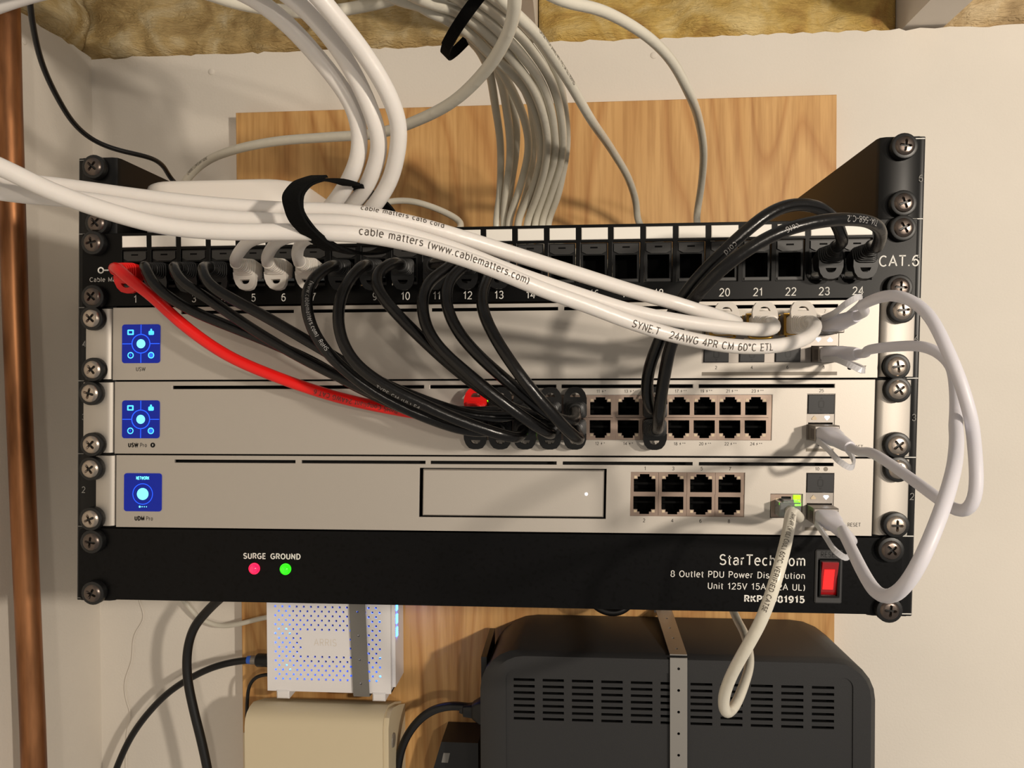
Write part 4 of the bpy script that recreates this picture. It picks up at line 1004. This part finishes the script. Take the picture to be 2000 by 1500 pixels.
# grey house cables of the ceiling bundle
GB = 'grey house cables from the ceiling'
def G(label, pts, r=2.85, name='network_cable', m='grey_cord', rise=True):
    if rise and pts[0][0] != 'w' and pts[0][1] < 0:
        e = at(*pts[0]); pts = [('w', e[0] - 30, e[1] - 30, e[2] + 150), ('w', e[0] - 18, e[1] - 14, e[2] + 60)] + pts
    return cable(name, label, 'cable', pts, r, m, GB)
def z2(x, y): return 650 + x * .35, y * .35
GZN = [0]
def jack_tail(i):
    """the run from above down to the rear of jack i"""
    q = rack(KX[i], 0, 199.0)
    return [('w', q[0] + 2, 105 + 5 * (i % 3), 203.0 + 2 * (i % 2)), ('w', q[0], 60, 199.5), ('w', q[0], 16, 199.0)]
def GZ(label, zs, d, tail_y=150):
    """zs: points read in the second enlargement, d: depths"""
    pts = [(*z2(x, y), dd + 60 * min(1, max(0, y / 1200)) ** 1.1) for (x, y), dd in zip(zs, d)]
    GZN[0] += 1; k = GZN[0] - 1; y0 = pts[0]; ra, rb = k % 4, k // 4
    pts = [(-60, -104 - 21 * ra, 70 + 9 * rb), (250, -84 - 21 * ra, 46 + 9 * rb), (y0[0] - 190, -60 - 19 * ra, (y0[2] + 30) * 0.4 + 9 * rb), y0] + pts[1:]
    px, py, dd = pts[-1]
    pts += [(px + 2, py + 30, dd - 2)] + jack_tail(8 + k)
    e = at(*pts[0]); pts = [('w', -421, e[1] + 36, e[2] + 4), ('w', 0.5 * (e[0] - 421), e[1] + 20, e[2] + 2)] + pts
    return G(label, pts)
def ramp(n, a, b, p=1.0): return [a + (b - a) * (k / (n - 1)) ** p for k in range(n)]
B_ = 'grey cable of the strapped ceiling bundle, '
GZ(B_ + 'leftmost strand falling straight to the patch panel', [(560, -130), (640, -40), (760, 130), (825, 250), (870, 380), (908, 600), (935, 800), (936, 1000), (922, 1250)], [-75, -50, -14, 8, 34, 70, 98, 116, 126])
GZ(B_ + 'second strand from its left edge', [(600, -130), (690, -30), (790, 130), (850, 270), (928, 420), (970, 620), (990, 850), (962, 1100), (945, 1250)], [-70, -45, -10, 12, 38, 72, 98, 116, 126])
GZ(B_ + 'third strand from its left edge, behind the others', [(640, -130), (740, -10), (830, 150), (950, 400), (1020, 650), (1022, 850), (992, 1050), (968, 1250)], [-66, -36, -4, 46, 84, 106, 120, 128])
GZ(B_ + 'pale strand bowing right in the middle gap', [(500, -130), (640, 0), (815, 155), (900, 330), (1010, 520), (1078, 700), (1090, 850), (1040, 1060), (980, 1250)], [-90, -62, -22, 8, 38, 66, 86, 106, 120])
GZ(B_ + 'printed strand running down its middle', [(420, -120), (600, 20), (840, 200), (1000, 370), (1090, 540), (1142, 700), (1160, 880), (1122, 1080), (1090, 1250)], [-100, -74, -30, 4, 32, 58, 82, 104, 118])
GZ(B_ + 'strand entering from the upper left below the strap', [(250, -60), (380, 2), (560, 42), (740, 140), (880, 290), (1020, 420), (1130, 620), (1170, 830), (1130, 1050), (1050, 1250)], [-120, -104, -84, -50, -20, 6, 34, 66, 94, 112])
GZ(B_ + 'thick front strand crossing under the strap', [(300, -100), (500, 0), (800, 115), (970, 270), (1095, 430), (1172, 620), (1192, 850), (1140, 1050), (1064, 1250)], [-130, -100, -56, -24, 2, 30, 62, 92, 112])
GZ(B_ + 'strand left of its outermost right pair', [(520, -120), (700, -10), (900, 140), (1065, 300), (1190, 470), (1245, 650), (1255, 850), (1205, 1060), (1140, 1250)], [-112, -84, -46, -14, 16, 42, 70, 96, 116])
GZ(B_ + 'next to the outermost strand on the right', [(640, -120), (800, -10), (960, 120), (1110, 270), (1220, 450), (1272, 650), (1280, 850), (1225, 1080), (1168, 1250)], [-106, -78, -44, -12, 18, 46, 74, 100, 118])
GZ(B_ + 'outermost strand on the right side', [(760, -110), (890, -10), (1020, 120), (1150, 270), (1238, 440), (1286, 650), (1294, 850), (1238, 1090), (1190, 1250)], [-96, -72, -38, -8, 20, 50, 78, 102, 120])
GZ(B_ + 'strand showing through between middle and right', [(560, -120), (740, 0), (900, 170), (1020, 240), (1096, 340), (1152, 500), (1212, 700), (1222, 900), (1184, 1100), (1120, 1250)], [-84, -52, -14, 6, 28, 54, 84, 104, 118, 126])
GZ(B_ + 'strand bent behind the middle of the fan', [(700, -120), (820, 0), (930, 150), (1000, 260), (1070, 420), (1110, 620), (1120, 850), (1080, 1080), (1030, 1250)], [-58, -30, 8, 34, 62, 90, 112, 126, 134])
G('single grey cable leaving the bundle and slanting right to the patch panel', [(940, -60, -110), (1000, 20, -84), (1040, 58, -66), (1075, 105, -40), (1116, 168, -4), (1152, 230, 30), (1197, 296, 110), (1228, 350, 160), (1243, 400, 200), (1247, 436, 212)] + jack_tail(20))
G('lone grey cable arching far right down to the patch panel', [(1000, -70, -96), (1090, -2, -76), (1175, 20, -58), (1252, 62, -38), (1308, 114, -10), (1344, 178, 22), (1366, 240, 84), (1374, 296, 126), (1370, 360, 170), (1361, 420, 200), (1360, 436, 200)] + jack_tail(21))
G('grey cable sweeping left from the bundle to the white box', [(1000, -70, -150), (1006, -5, -136), (1000, 45, -122), (974, 102, -104), (938, 150, -86), (886, 198, -66), (818, 234, -44), (740, 260, -20), (640, 268, 4), (540, 276, 28), (460, 292, 54), (405, 314, 84), (372, 342, 106), (360, 366, 118), ('w', -196, 117, 243), ('w', -196, 107.5, 241)], r=2.9)
G('short grey cable bowing up between the white cords and the panel', [('w', -95, 205, 206), (664, 444, 222), (700, 416, 226), (750, 396, 228), (797, 392, 228), (846, 405, 226), (890, 426, 220), (902, 438, 214)] + jack_tail(7))
G('pale grey cable sagging along the upper edge of the picture', [(330, -40, -60), (400, -14, -60), (460, 6, -58), (540, 20, -56), (630, 24, -54), (700, 14, -52), (770, -2, -52), (850, -34, -50)], r=3.1)
cable('antenna_wire', 'thin black wire dropping from above to the white box', 'cable',
     [('w', -262, -60, 610), (46, -140, -46), (52, -60, -40), (58, 0, -30), (66, 60, -16), (84, 130, 4), (115, 196, 24), (146, 244, 40), (182, 274, 54), (226, 292, 66), (270, 302, 78), (304, 312, 92), (322, 328, 106), (334, 350, 120), ('w', -207, 118, 246), ('w', -205, 104, 243)], 1.75, 'thin_wire')
# lower cables
cable('power_cable', 'thick black cord bending down the wall below the left rack corner', 'cable',
     [(470, 1130, 190), (440, 1160, 205), (408, 1190, 218), (378, 1228, 226), (366, 1272, 230), (366, 1322, 230), (378, 1385, 230), (394, 1450, 230), (408, 1520, 230), (415, 1600, 230), (424, 2100, 232)], 4.1, 'power_cord')
COAX = cable('coax_cable', 'black coaxial cable curving left from the perforated white modem', 'cable',
     [('w', *at(497, 1289, 262)), (468, 1291, 262), (420, 1302, 262), (376, 1322, 264), (330, 1352, 266), (290, 1392, 268), (258, 1436, 270), (236, 1480, 271), (218, 1530, 272), (206, 1600, 272), (190, 2100, 274)], 3.2, 'power_cord')
cable('power_cable', 'black cord with plug curving down left of the dark battery backup', 'cable',
     [(948, 1388, 236), (900, 1379, 237), (868, 1380, 238), (836, 1392, 240), (808, 1418, 242), (788, 1452, 244), (778, 1490, 246), (774, 1540, 246), (772, 1600, 246), (775, 1900, 250)], 3.8, 'power_cord')['upsplug'] = True
cable('power_cable', 'thin black lead bending into the modem under its coaxial plug', 'cable',
     [(530, 1318, 262), (510, 1318, 262), (496, 1324, 263), (486, 1340, 264), (483, 1370, 266), (482, 1420, 268)], 1.7, 'power_cord')
cable('power_cable', 'black cord loop peeking out under the rack beside the metal strap', 'cable',
     [(1130, 1120, 240), (1145, 1160, 236), (1165, 1186, 232), (1195, 1198, 230), (1222, 1190, 232), (1240, 1165, 236), (1250, 1120, 240)], 3.4, 'power_cord')
cable('network_cable', 'pale cable sagging along the wall left of the modem', 'cable',
     [(330, 1140, 288), (362, 1176, 290), (388, 1206, 291), (428, 1222, 290), (470, 1218, 282), (500, 1210, 276), (530, 1204, 268)], 2.4, 'grey_cord')
cable('string', 'thin white thread hanging on the wall below the left rack corner', 'string',
     [(270, 1165, 303.6), (276, 1185, 303.6), (283, 1206, 303.6), (262, 1240, 303.6), (258, 1290, 303.6), (244, 1330, 303.6), (247, 1370, 303.6), (256, 1392, 303.6), (248, 1430, 303.6), (246, 1520, 303.6)], 0.7, 'wall_paint')

# let the cables push one another apart where they touch
def relax(iters, settle):
    for it in range(iters):
        allp = []; own = []
        for ci, c in enumerate(CABLES):
            for k in range(len(c['path'])): allp.append(c['path'][k]); own.append((ci, k))
        kd = kdtree.KDTree(len(allp))
        for i, p in enumerate(allp): kd.insert(Vector(p), i)
        kd.balance()
        disp = [np.zeros_like(c['path']) for c in CABLES]
        for i, p in enumerate(allp):
            ci, k = own[i]; ra = CABLES[ci]['r']; best = None
            for co, j, dist in kd.find_range(Vector(p), ra + 3.4):
                cj, kj = own[j]
                if cj == ci: continue
                gap = ra + CABLES[cj]['r'] + 0.45 - dist
                if gap > 0 and (best is None or gap > best[0]):
                    d = p - allp[j]
                    if np.linalg.norm(d) < 1e-3: d = np.array([0.0, 1.0 if ci < cj else -1.0, 0.0])
                    d = d * np.array([0.75, 1.0, 0.75]); d[1] += 0.02 * (1 if ci > cj else -1)
                    best = (gap, d / np.linalg.norm(d))
            if best: disp[ci][k] += best[1] * best[0] * 0.62
        for c, d in zip(CABLES, disp):
            n = len(d); w = np.minimum(1, np.minimum(np.arange(n), np.arange(n)[::-1]) / 6.0)
            if c['group'] == GB: w = np.ones(n)
            for _ in range(3):
                e = d.copy(); e[1:-1] = 0.3 * d[:-2] + 0.4 * d[1:-1] + 0.3 * d[2:]; d = np.where(np.abs(e) > np.abs(d) * 0.6, e, d * 0.8)
            c['path'] = c['path'] + d * w[:, None]
            if c['front']:
                p = c['path']; lim = -3.6 - c['r']
                inside = (np.abs(p[:, 0]) < 250) & (p[:, 2] > -5) & (p[:, 2] < 225)
                p[:, 1] = np.where(inside & (p[:, 1] > lim), lim, p[:, 1])
    for c in CABLES: c['path'] = smooth(c['path'], settle, 3)
relax(34, 3)
relax(16, 1)
relax(8, 0)

def cable_print(c, string, px, py, size, m, rev=False, roll=0.0, bold=0.0):
    """lettering running along the jacket, starting near the point seen at px, py"""
    P = c['path'][::-1] if rev else c['path']
    d = np.r_[0, np.cumsum(np.linalg.norm(np.diff(P, axis=0), axis=1))]
    T = np.gradient(P, axis=0); T /= np.linalg.norm(T, axis=1)[:, None]
    rel = (P - CAM) @ RM
    uv = np.stack([1000 + FPX * rel[:, 0] / -rel[:, 2], 750 - FPX * rel[:, 1] / -rel[:, 2]], 1)
    s0 = d[np.argmin((uv[:, 0] - px) ** 2 + (uv[:, 1] - py) ** 2)]
    v, f = text_mesh(string, size, bold, 'LEFT')
    out = []; r = c['r'] + 0.12
    for q in v:
        s_ = min(s0 + q[0], d[-1] - 0.01)
        p = np.array([np.interp(s_, d, P[:, k]) for k in range(3)]); tg = np.array([np.interp(s_, d, T[:, k]) for k in range(3)]); tg /= np.linalg.norm(tg)
        N = np.array([0, -1.0, 0]); N = N - tg * N.dot(tg); N /= np.linalg.norm(N)
        U = np.cross(N, tg); a = (q[1] - size / 2) / c['r'] + roll
        out.append(p + r * (math.cos(a) * N + math.sin(a) * U))
    MB().add(out, f).build('printed_lettering', m, c['thing'], fix=False)

for c in CABLES:
    p0 = c['path'][-1]
    single = not any(k in c for k in ('plugs', 'dac', 'wanplug', 'upsplug')) and c is not COAX
    t = thing(c['name'], c['label'], c['cat'], p0, c['group'])
    c['thing'] = t
    MB().tube(c['path'], c['r'], 14 if c['r'] > 2 else 8).build(c['part'], c['m'], t, smooth='all')
    for color, loc, up, yw, pt in c.get('plugs', []): plug(t, color, loc, up, yw, pt)
    for a, d in c.get('dac', []):
        # steel shell of the connector, moulded sleeve, pull loop
        x, y, z = a
        MB().cbox(x - 6.7, x + 6.7, y, y + 26, z - 4.3, z + 4.3, 0.5).build('connector_shell', 'steel', t)
        MB().box(x - 6.8, x - 6.2, y + 1.5, y + 7, z - 3.2, z + 2.4).build('latch', 'screw_dark', t)
        u = d; e1 = np.cross(u, (0, 0, 1.0)); e1 /= np.linalg.norm(e1); e2 = np.cross(e1, u)
        rings = []
        for s_, w, h, ee in ((-3.0, 12.4, 8.0, 5), (2.0, 12.2, 8.0, 5), (5.0, 11.0, 8.0, 4), (9.0, 9.6, 8.4, 3), (10.0, 9.0, 8.4, 2), (18.0, 7.4, 7.4, 2), (22.0, 6.2, 6.2, 2), (22.6, 4.4, 4.4, 2)):
            cc = a + (u * s_ if s_ > 0 else np.array([0, -s_, 0]) * 1.0)
            rings.append([cc + e1 * q[0] + e2 * q[2] for q in sring((0, 0), w, h, 0, ee, 18)])
        MB().loft(rings).build('sleeve', 'dac_cord', t, smooth=True)
        # pull loop: a flat bail standing around the sleeve
        base = a + np.array([0, 1.0, 0]); path = []
        side = -1 if a[2] < 155 else 1
        dz = 1.0 if side > 0 else -1.0
        for lx, lo, lz in ((-6.2, 2, 3.6), (-6.6, 9, 5.4), (-5.4, 18, 7.2), (-1.5, 26, 8.4), (3.5, 30, 8.2), (8.0, 27, 5.5), (8.6, 18, 3.0), (7.0, 8, 3.0), (6.2, 2, 3.2)):
            path.append(base + e1 * lx + u * lo + e2 * lz * dz)
        pth = even(catmull(path, 1.0), 1.4)
        mb = MB(); rr = []
        Tn = np.gradient(pth, axis=0); Tn /= np.linalg.norm(Tn, axis=1)[:, None]
        for k in range(len(pth)):
            n1 = np.cross(Tn[k], e2); n1 /= np.linalg.norm(n1) + 1e-9
            n2 = np.cross(n1, Tn[k])
            rr.append([pth[k] + n1 * aa + n2 * bb for aa, bb in ((0.6, 1.5), (-0.6, 1.5), (-0.6, -1.5), (0.6, -1.5))])
        mb.loft(rr).build('pull_tab', 'frosted_tab', t)
    if 'wanplug' in c:
        q = rack(175.2, 0, 60.9)
        MB().cbox(q[0] - 5.8, q[0] + 5.8, -12.5, 8, q[2] - 4.1, q[2] + 3.9, 0.6).build('plug', 'clear_plug', t)
        MB().box(q[0] - 2.8, q[0] + 2.8, -9, 3, q[2] + 3.9, q[2] + 4.9).build('latch', 'clear_plug', t)
    if 'upsplug' in c:
        p = at(945, 1388, 236)
        rings = []
        for dx, w, h in ((2, 30, 44), (-8, 28, 42), (-20, 22, 28), (-22, 18, 24), (-38, 17, 20), (-40, 11, 12), (-46, 9, 9)):
            k = dx * 0.48
            rings.append([(p[0] + k, p[1] + q[0], p[2] + q[2]) for q in sring((0, 0), w * .55, h * .52, 0, 4, 16)])
        MB().loft(rings).build('plug', 'power_cord', t, smooth=True)
    if c is COAX:
        p = at(497, 1289, 262)
        MB().lathe((p[0] - 3, p[1], p[2]), (p[0] + 2, p[1], p[2]), [(0, 4.2), (1, 4.2)], 16).build('collar', 'steel', t)
        MB().lathe((p[0] - 7, p[1], p[2]), (p[0] - 3, p[1], p[2]), [(0, 3.6), (1, 4.0)], 16).build('ring', 'coax_blue', t)
        MB().lathe((p[0] + 2, p[1], p[2]), (p[0] + 16, p[1], p[2]), [(0, 5.2), (0.1, 6.2), (1, 6.2)], 16).build('plug', 'power_cord', t, smooth=True)

cable_print(W3, 'cable matters (www.cablematters.com)', 700, 456, 2.9, 'print_ink', rev=True, roll=0.35)
cable_print(W3, 'SYNE.T   24AWG 4PR CM 60°C ETL', 1230, 630, 3.0, 'print_ink', rev=True, roll=-0.1)
cable_print(W1, 'cable matters cat6 cord', 700, 420, 2.2, 'print_ink', rev=True, roll=0.75)
cable_print(C8, '(www.cablematters.com)  RoHS', 606, 552, 2.1, 'print_faint', roll=0.45)
cable_print(C9, 'TYPE CM (UL) E4', 740, 748, 2.3, 'print_faint', roll=-0.9)
cable_print(C24, 'TIA-568-C.2', 1700, 433, 2.6, 'print_faint', roll=0.1)
cable_print(C24, 'cat6', 1560, 452, 2.4, 'print_faint', roll=0.1)
cable_print(C23, 'cord', 1440, 478, 2.6, 'print_faint', roll=0.4)
cable_print(RED, 'RoHS Compliant 24AWG CAT.6', 778, 801, 2.6, 'print_ink', rev=True, roll=0.1)
cable_print(WAN, '24AWG 4PR CM (UL) C(UL) 60°C VERIFIED CAT5E', 1541, 1010, 2.0, 'print_ink', roll=-0.5)
for c in CABLES:
    if 'printed strand' in c['label']: cable_print(c, 'CAT5E VERIFIED 24AWG 4PR CM (UL) C(UL) 60C', 955, 90, 1.9, 'print_ink', roll=0.3)
    if 'slanting right' in c['label']: cable_print(c, 'CAT5E PATCH 24AWG 4PR TYPE CM (UL) VERIFIED', 1045, 64, 1.9, 'print_ink', roll=0.3)
    if 'white box' in c['label'] and c['cat'] == 'cable' and c['r'] > 2: cable_print(c, 'E346963 COMPLIANT ROHS', 372, 340, 2.2, 'print_ink', rev=True, roll=0.1)

# transceivers in the upper switch
for i, w_ in enumerate(('leftmost', 'middle', 'rightmost')):
    p = rack(XS[i], 0, 162.9)
    t = thing('transceiver', w_ + ' of three steel socket modules plugged into the upper silver switch', 'transceiver', p, 'socket modules in the upper switch')
    x, y, z = p
    MB().plate(x - 6.8, x + 6.8, z - 5.2, z + 5.6, -20.6, 8, [(x - 5.9, x + 5.9, z - 4.4, z + 4.6)]).build('housing', 'steel', t)
    MB().plate(x - 7.3, x + 7.3, z - 5.7, z + 6.1, -20.9, -18.2, [(x - 6.1, x + 6.1, z - 4.6, z + 4.8)]).build('collar', 'brass', t)
    MB().box(x - 7.0, x + 7.0, -10.5, -8.6, z - 5.4, z + 5.8).build('spring_finger', 'brass', t)
    MB().tube(catmull([(x - 6, -19, z - 5.6), (x - 6, -22, z - 6.8), (x, -22.6, z - 7.4), (x + 6, -22, z - 6.8), (x + 6, -19, z - 5.6)], 1), 0.6, 6).build('bail', 'brass', t, smooth='all')

# ---- hook and loop straps
def strap(label, centre, axis, ra, rb, width, tilt=0.0):
    c0 = np.array(centre, float); n = np.array(axis, float); n /= np.linalg.norm(n)
    e1 = np.cross(n, (0, 1.0, 0)); e1 /= np.linalg.norm(e1); e2 = np.cross(n, e1)
    t = thing('cable_strap', label, 'strap', c0)
    def band(name, a0, a1, k0, off):
        mb = MB(); N = 60; rows = []
        for i in range(N + 1):
            a = a0 + (a1 - a0) * i / N
            u = math.cos(a) * e1 * ra + math.sin(a) * e2 * rb; out = u / np.linalg.norm(u)
            wv = 0.4 * noise.noise(Vector((a * 3, off, 1.0)))
            q = c0 + u + out * (k0 + wv)
            rows.append([q + n * (-width / 2) , q + n * (-width / 2) + out * 1.3, q + n * (width / 2) + out * 1.3, q + n * (width / 2)])
        mb.loft(rows); return mb.build(name, 'velcro', t, smooth=True)
    band('band', 0, 2 * math.pi * 0.995, 0.0, 0.0)
    band('overlap', 0.6, 2.9, 1.5, 5.0)
c0 = at(682, 426, -150)
strap('black fabric strap binding the white cords in front of the patch panel', c0, (0.92, -0.38, -0.10), 12.4, 30.0, 7.4)
c1 = at(930, 32, -40)
strap('black fabric strap around the grey cable bundle at the top', c1, (0.72, 0.30, -0.68), 23.5, 54.0, 5.5)

# ================================================================ BELOW THE RACK
# white perforated modem
x0, x1, y0, z0 = -228.0, -112.0, 240.0, -157.5
t = thing('modem', 'white perforated plastic modem glowing blue below the rack', 'modem', (-170, 270, -172))
z1 = -28.0
MB().plate(x0, x1, z0, z1, y0, y0 + 2.0, [(x0 + 0.01, x0 + 0.02, z0 + 0.01, z0 + 0.02)]).build('back_cover', 'void', t) if False else None
holes = []
px, pz = 6.75, 8.4
r = 0
rows = []
z = z0 + 11.5
while z < z1 - 5:
    rows.append((z, (r % 2) * px / 2)); z += pz / 2; r += 1
for z, off in rows:
    x = x0 + 8.0 + off
    while x < x1 - 7:
        if not (-196 < x < -150 and -122 < z < -102): holes.append((x - 0.95, x + 0.95, z - 0.95, z + 0.95))
        x += px
MB().plate(x0, x1, z0, z1, y0, y0 + 1.6, holes).build('perforated_cover', 'modem_white', t)
mb = MB()
mb.box(x0, x0 + 2, y0 + 1.6, 284, z0, z1); mb.box(x1 - 2, x1, y0 + 1.6, 284, z0, z1); mb.box(x0, x1, y0 + 1.6, 284, z0, z0 + 2); mb.box(x0, x1, y0 + 1.6, 284, z1 - 2, z1); mb.box(x0, x1, 282, 285, z0, z1)
mb.build('shell', 'modem_white', t)
MB().box(x1 + 0.05, x1 + 3.0, y0 + 6, 280, z0 + 4, z1 - 4).build('end_cap', 'modem_white', t)
for fx in (x0 + 9, x1 - 17): MB().cbox(fx, fx + 12, y0 - 2, 256, z0 - 6.6, z0 + 1, 1.2).build('foot', 'modem_white', t)
letter('ARRIS', -173, -114.5, y0 - 0.05, 6.0, 'box_white', t, 'embossed_lettering', lean=False)
for k, zz in enumerate((-80, -92, -104)): MB().box(x1 + 3.0, x1 + 3.8, 250, 254, zz - 4, zz + 4).build('indicator', 'led_blue', t)
gl = bpy.data.lights.new('modem_glow', 'POINT'); gl.energy = 0.05; gl.color = (0.06, 0.14, 1.0); gl.shadow_soft_size = 0.006
for q in ((-128, 256, -78), (-210, 264, -110)):
    g_ = bpy.data.objects.new('modem_glow', gl); g_.location = (q[0] * S, q[1] * S, q[2] * S); COL.objects.link(g_)
bd = MB().box(x0 + 10, x1 - 10, 274, 276, z0 + 12, z1 - 12).build('circuit_board', 'chassis', t)
for zz in (-60, -95, -130, -150): MB().box(x1 - 18, x1 - 13, 262, 266, zz - 3, zz + 3).build('board_light', 'led_blue', t)
for zz in (-70, -110, -145): MB().box(x0 + 8, x0 + 13, 262, 266, zz - 2, zz + 2).build('board_light', 'led_blue', t)
# perforated hanger straps
def hanger(label, pts, width, hs, screw=None):
    """pts: (y, z) profile of the strap, x given at both ends"""
    xa, xb = width
    t = thing('metal_strap', label, 'strap', ((xa[0] + xa[1]) / 2, pts[-1][0], pts[-1][1]))
    return t
def strap_plate(t, x0a, x1a, x0b, x1b, a, b, nh, name='band', th=1.0, r=1.2, m='strap_steel'):
    """flat run of perforated strap from (y,z)=a to b; hole positions drilled through as dark eyes"""
    a = np.array(a, float); b = np.array(b, float); d = b - a; nrm = np.array([d[1], -d[0]]); nrm /= np.linalg.norm(nrm)
    if nrm[0] > 0: nrm = -nrm
    L = np.linalg.norm(d); N = nh * 4 + 2
    # plate with octagon holes, built in strap coordinates (s across, l along)
    mb = MB(); W = 1.0
    def P(s, l, k):
        u = l / L; xl = x0a + (x0b - x0a) * u; xr = x1a + (x1b - x1a) * u
        q = a + d * u + nrm * th * k
        return (xl + (xr - xl) * s, q[0], q[1])
    w = abs(x1a - x0a); ls = [L * (i + 0.5) / nh for i in range(nh)]
    for k in (0, 1):
        for i, lc in enumerate(ls):
            l0 = L * i / nh; l1 = L * (i + 1) / nh
            ring_o = [(0, l0), (0.5, l0), (1, l0), (1, lc), (1, l1), (0.5, l1), (0, l1), (0, lc)]
            ring_i = [(0.5 + r / w * math.cos(t_), lc + r * math.sin(t_)) for t_ in [math.radians(225 + 45 * j) for j in range(8)]]
            v = [P(s, l, k) for s, l in ring_o + ring_i]
            mb.add(v, [(j, (j + 1) % 8, 8 + (j + 1) % 8, 8 + j) for j in range(8)])
            if k == 0:
                v = [P(s, l, kk) for kk in (0, 1) for s, l in ring_i]
                mb.add(v, [(j, (j + 1) % 8, 8 + (j + 1) % 8, 8 + j) for j in range(8)])
    for s in (0, 1):
        mb.add([P(s, 0, 0), P(s, L, 0), P(s, L, 1), P(s, 0, 1)], [(0, 1, 2, 3)])
    for l in (0, L):
        mb.add([P(0, l, 0), P(1, l, 0), P(1, l, 1), P(0, l, 1)], [(0, 1, 2, 3)])
    return mb.build(name, m, t, fix=False)
tm = thing('metal_strap', 'grey perforated metal strap holding the white modem', 'strap', (-141, 238, -159))
strap_plate(tm, -151.5, -136.8, -146.4, -131.4, (238.4, -26.2), (238.4, -158.6), 6, m='strap_grey')
strap_plate(tm, -146.4, -131.4, -146.0, -131.0, (238.4, -158.9), (284.6, -163.4), 2, m='strap_grey')
strap_plate(tm, -151.9, -137.2, -151.5, -136.8, (285.6, -24.6), (238.4, -26.0), 2, m='strap_grey')

# dark battery backup
ux0, ux1, uy0, uy1, uz1, uz0 = -24.0, 298.0, 187.0, 286.5, -96.0, -330.0
t = thing('battery_backup', 'dark grey battery backup with rows of vent slots strapped below the rack', 'battery backup', (140, 240, uz0))
def usec(y, d, rr):
    return [(x, y, z) for x, z in rrect(ux0 + d, ux1 - d, uz0 + d, uz1 - d * 0.5, rr, 6)]
vents = []
for c_ in range(11):
    xa = 4.4 + c_ * 24.25
    for r_ in range(7): vents.append((xa - 0.0, xa + 17.6 + (0), -119.8 - r_ * 5.45 - 1.1, -119.8 - r_ * 5.45 + 1.1))
fx0, fx1, fz0, fz1 = -2.0, 279.0, -310.0, -111.0
# front: recessed field with open vents
MB().plate(fx0 - 0.5, fx1 + 0.5, fz0 - 0.5, fz1 + 0.5, uy0 + 1.2, uy0 + 3.0, vents).build('vent_panel', 'ups_plastic', t)
MB().box(fx0 - 0.5, fx1 + 0.5, uy0 + 9, uy0 + 10, fz0, fz1).build('inner_shield', 'void', t)
# rim around the field
mb = MB(); outer = rrect(ux0 + 9, ux1 - 5, uz0 + 4, uz1 - 3.5, 28, 6); inner = rrect(fx0, fx1, fz0, fz1, 8, 6); n = len(outer)
v = [(x, uy0, z) for x, z in outer] + [(x, uy0, z) for x, z in inner] + [(x, uy0 + 3.0, z) for x, z in inner]
f = [(i, (i + 1) % n, n + (i + 1) % n, n + i) for i in range(n)] + [(n + i, n + (i + 1) % n, 2 * n + (i + 1) % n, 2 * n + i) for i in range(n)]
mb.add(v, f)
o2 = rrect(ux0, ux1, uz0, uz1, 34, 6)
b0 = len(mb.v)
mb.v += [(x, uy0 + 5.0, z) for x, z in o2] + [(x, uy1 - 2, z) for x, z in rrect(ux0, ux1 + 4, uz0, uz1, 46, 6)]
mb.f += [(i, b0 + i, b0 + (i + 1) % n, (i + 1) % n) for i in range(n)] + [(b0 + i, b0 + n + i, b0 + n + (i + 1) % n, b0 + (i + 1) % n) for i in range(n)] + [tuple(b0 + n + i for i in range(n))]
mb.build('case', 'ups_plastic', t, smooth=True, fix=False)
MB().box(ux0 - 0.8, ux0 + 4, uy0 + 18, uy1 - 8, uz0 + 12, uz1 - 12).build('end_panel', 'ups_dark', t)
ts = thing('metal_strap', 'grey perforated metal strap with round holes across the dark battery backup', 'strap', (140, 186, -330))
strap_plate(ts, 132.9, 146.8, 132.9, 146.8, (185.8, -97.2), (185.8, -329), 13)
sp = strap_plate(ts, 131.0, 146.0, 132.9, 146.8, (286.0, -86.0), (186.0, -95.6), 5)
p = at(1297, 1197, 281)
MB().lathe((p[0], 285.8, -83.0), (p[0], 280.5, -83.0), [(0, 7.5), (0.3, 7.5), (0.32, 4.6), (0.85, 4.4), (1, 3.4)], 18).build('lag_screw', 'screw_metal', ts, smooth=True)
MB().box(131.0, 146.0, 285.2, 286.4, -92, -74).build('tab', 'strap_steel', ts)

# beige box
t = thing('beige_box', 'beige plastic box with rounded top below the modem', 'box', (-167, 240, -330))
prof = [(286, -330), (212, -330), (212, -178), (213.5, -172), (217, -168), (223, -165.4), (232, -164.6), (258, -172.6), (286, -184)]
MB().prism(prof, 'x', -238, -113).build('shell', 'beige', t, smooth=True)
MB().prism([(283, -328), (215, -328), (215, -178), (219, -170), (226, -167.5), (233, -167), (257, -174.5), (283, -185)], 'x', -113, -108.5).build('end_cap', 'beige', t, smooth=True)
MB().lathe((-108.6, 232, -196), (-107.4, 232, -196), [(0, 6.5), (1, 6.0)], 18).build('cap_button', 'print_grey', t)
MB().box(-241, -238, 216, 283, -328, -186).build('end_cap', 'beige', t)

# black plug-in adapter at the bottom edge
p = at(862, 1449, 246)
t = thing('power_adapter', 'black plug-in power adapter with a small white label beside the battery backup', 'adapter', (p[0] + 18, 260, -260))
xa, za = p[0], p[2]
MB().prism([(xa, za), (xa + 34, za), (xa + 34, za - 60), (xa - 9, za - 60), (xa - 9, za - 30)], 'y', 246, 286.5).build('housing', 'power_cord', t)
MB().prism([(xa + 2, za - 10), (xa + 8, za - 10), (xa + 6, za - 19), (xa, za - 19)], 'y', 245.7, 246.2).build('label', 'print_dim', t)
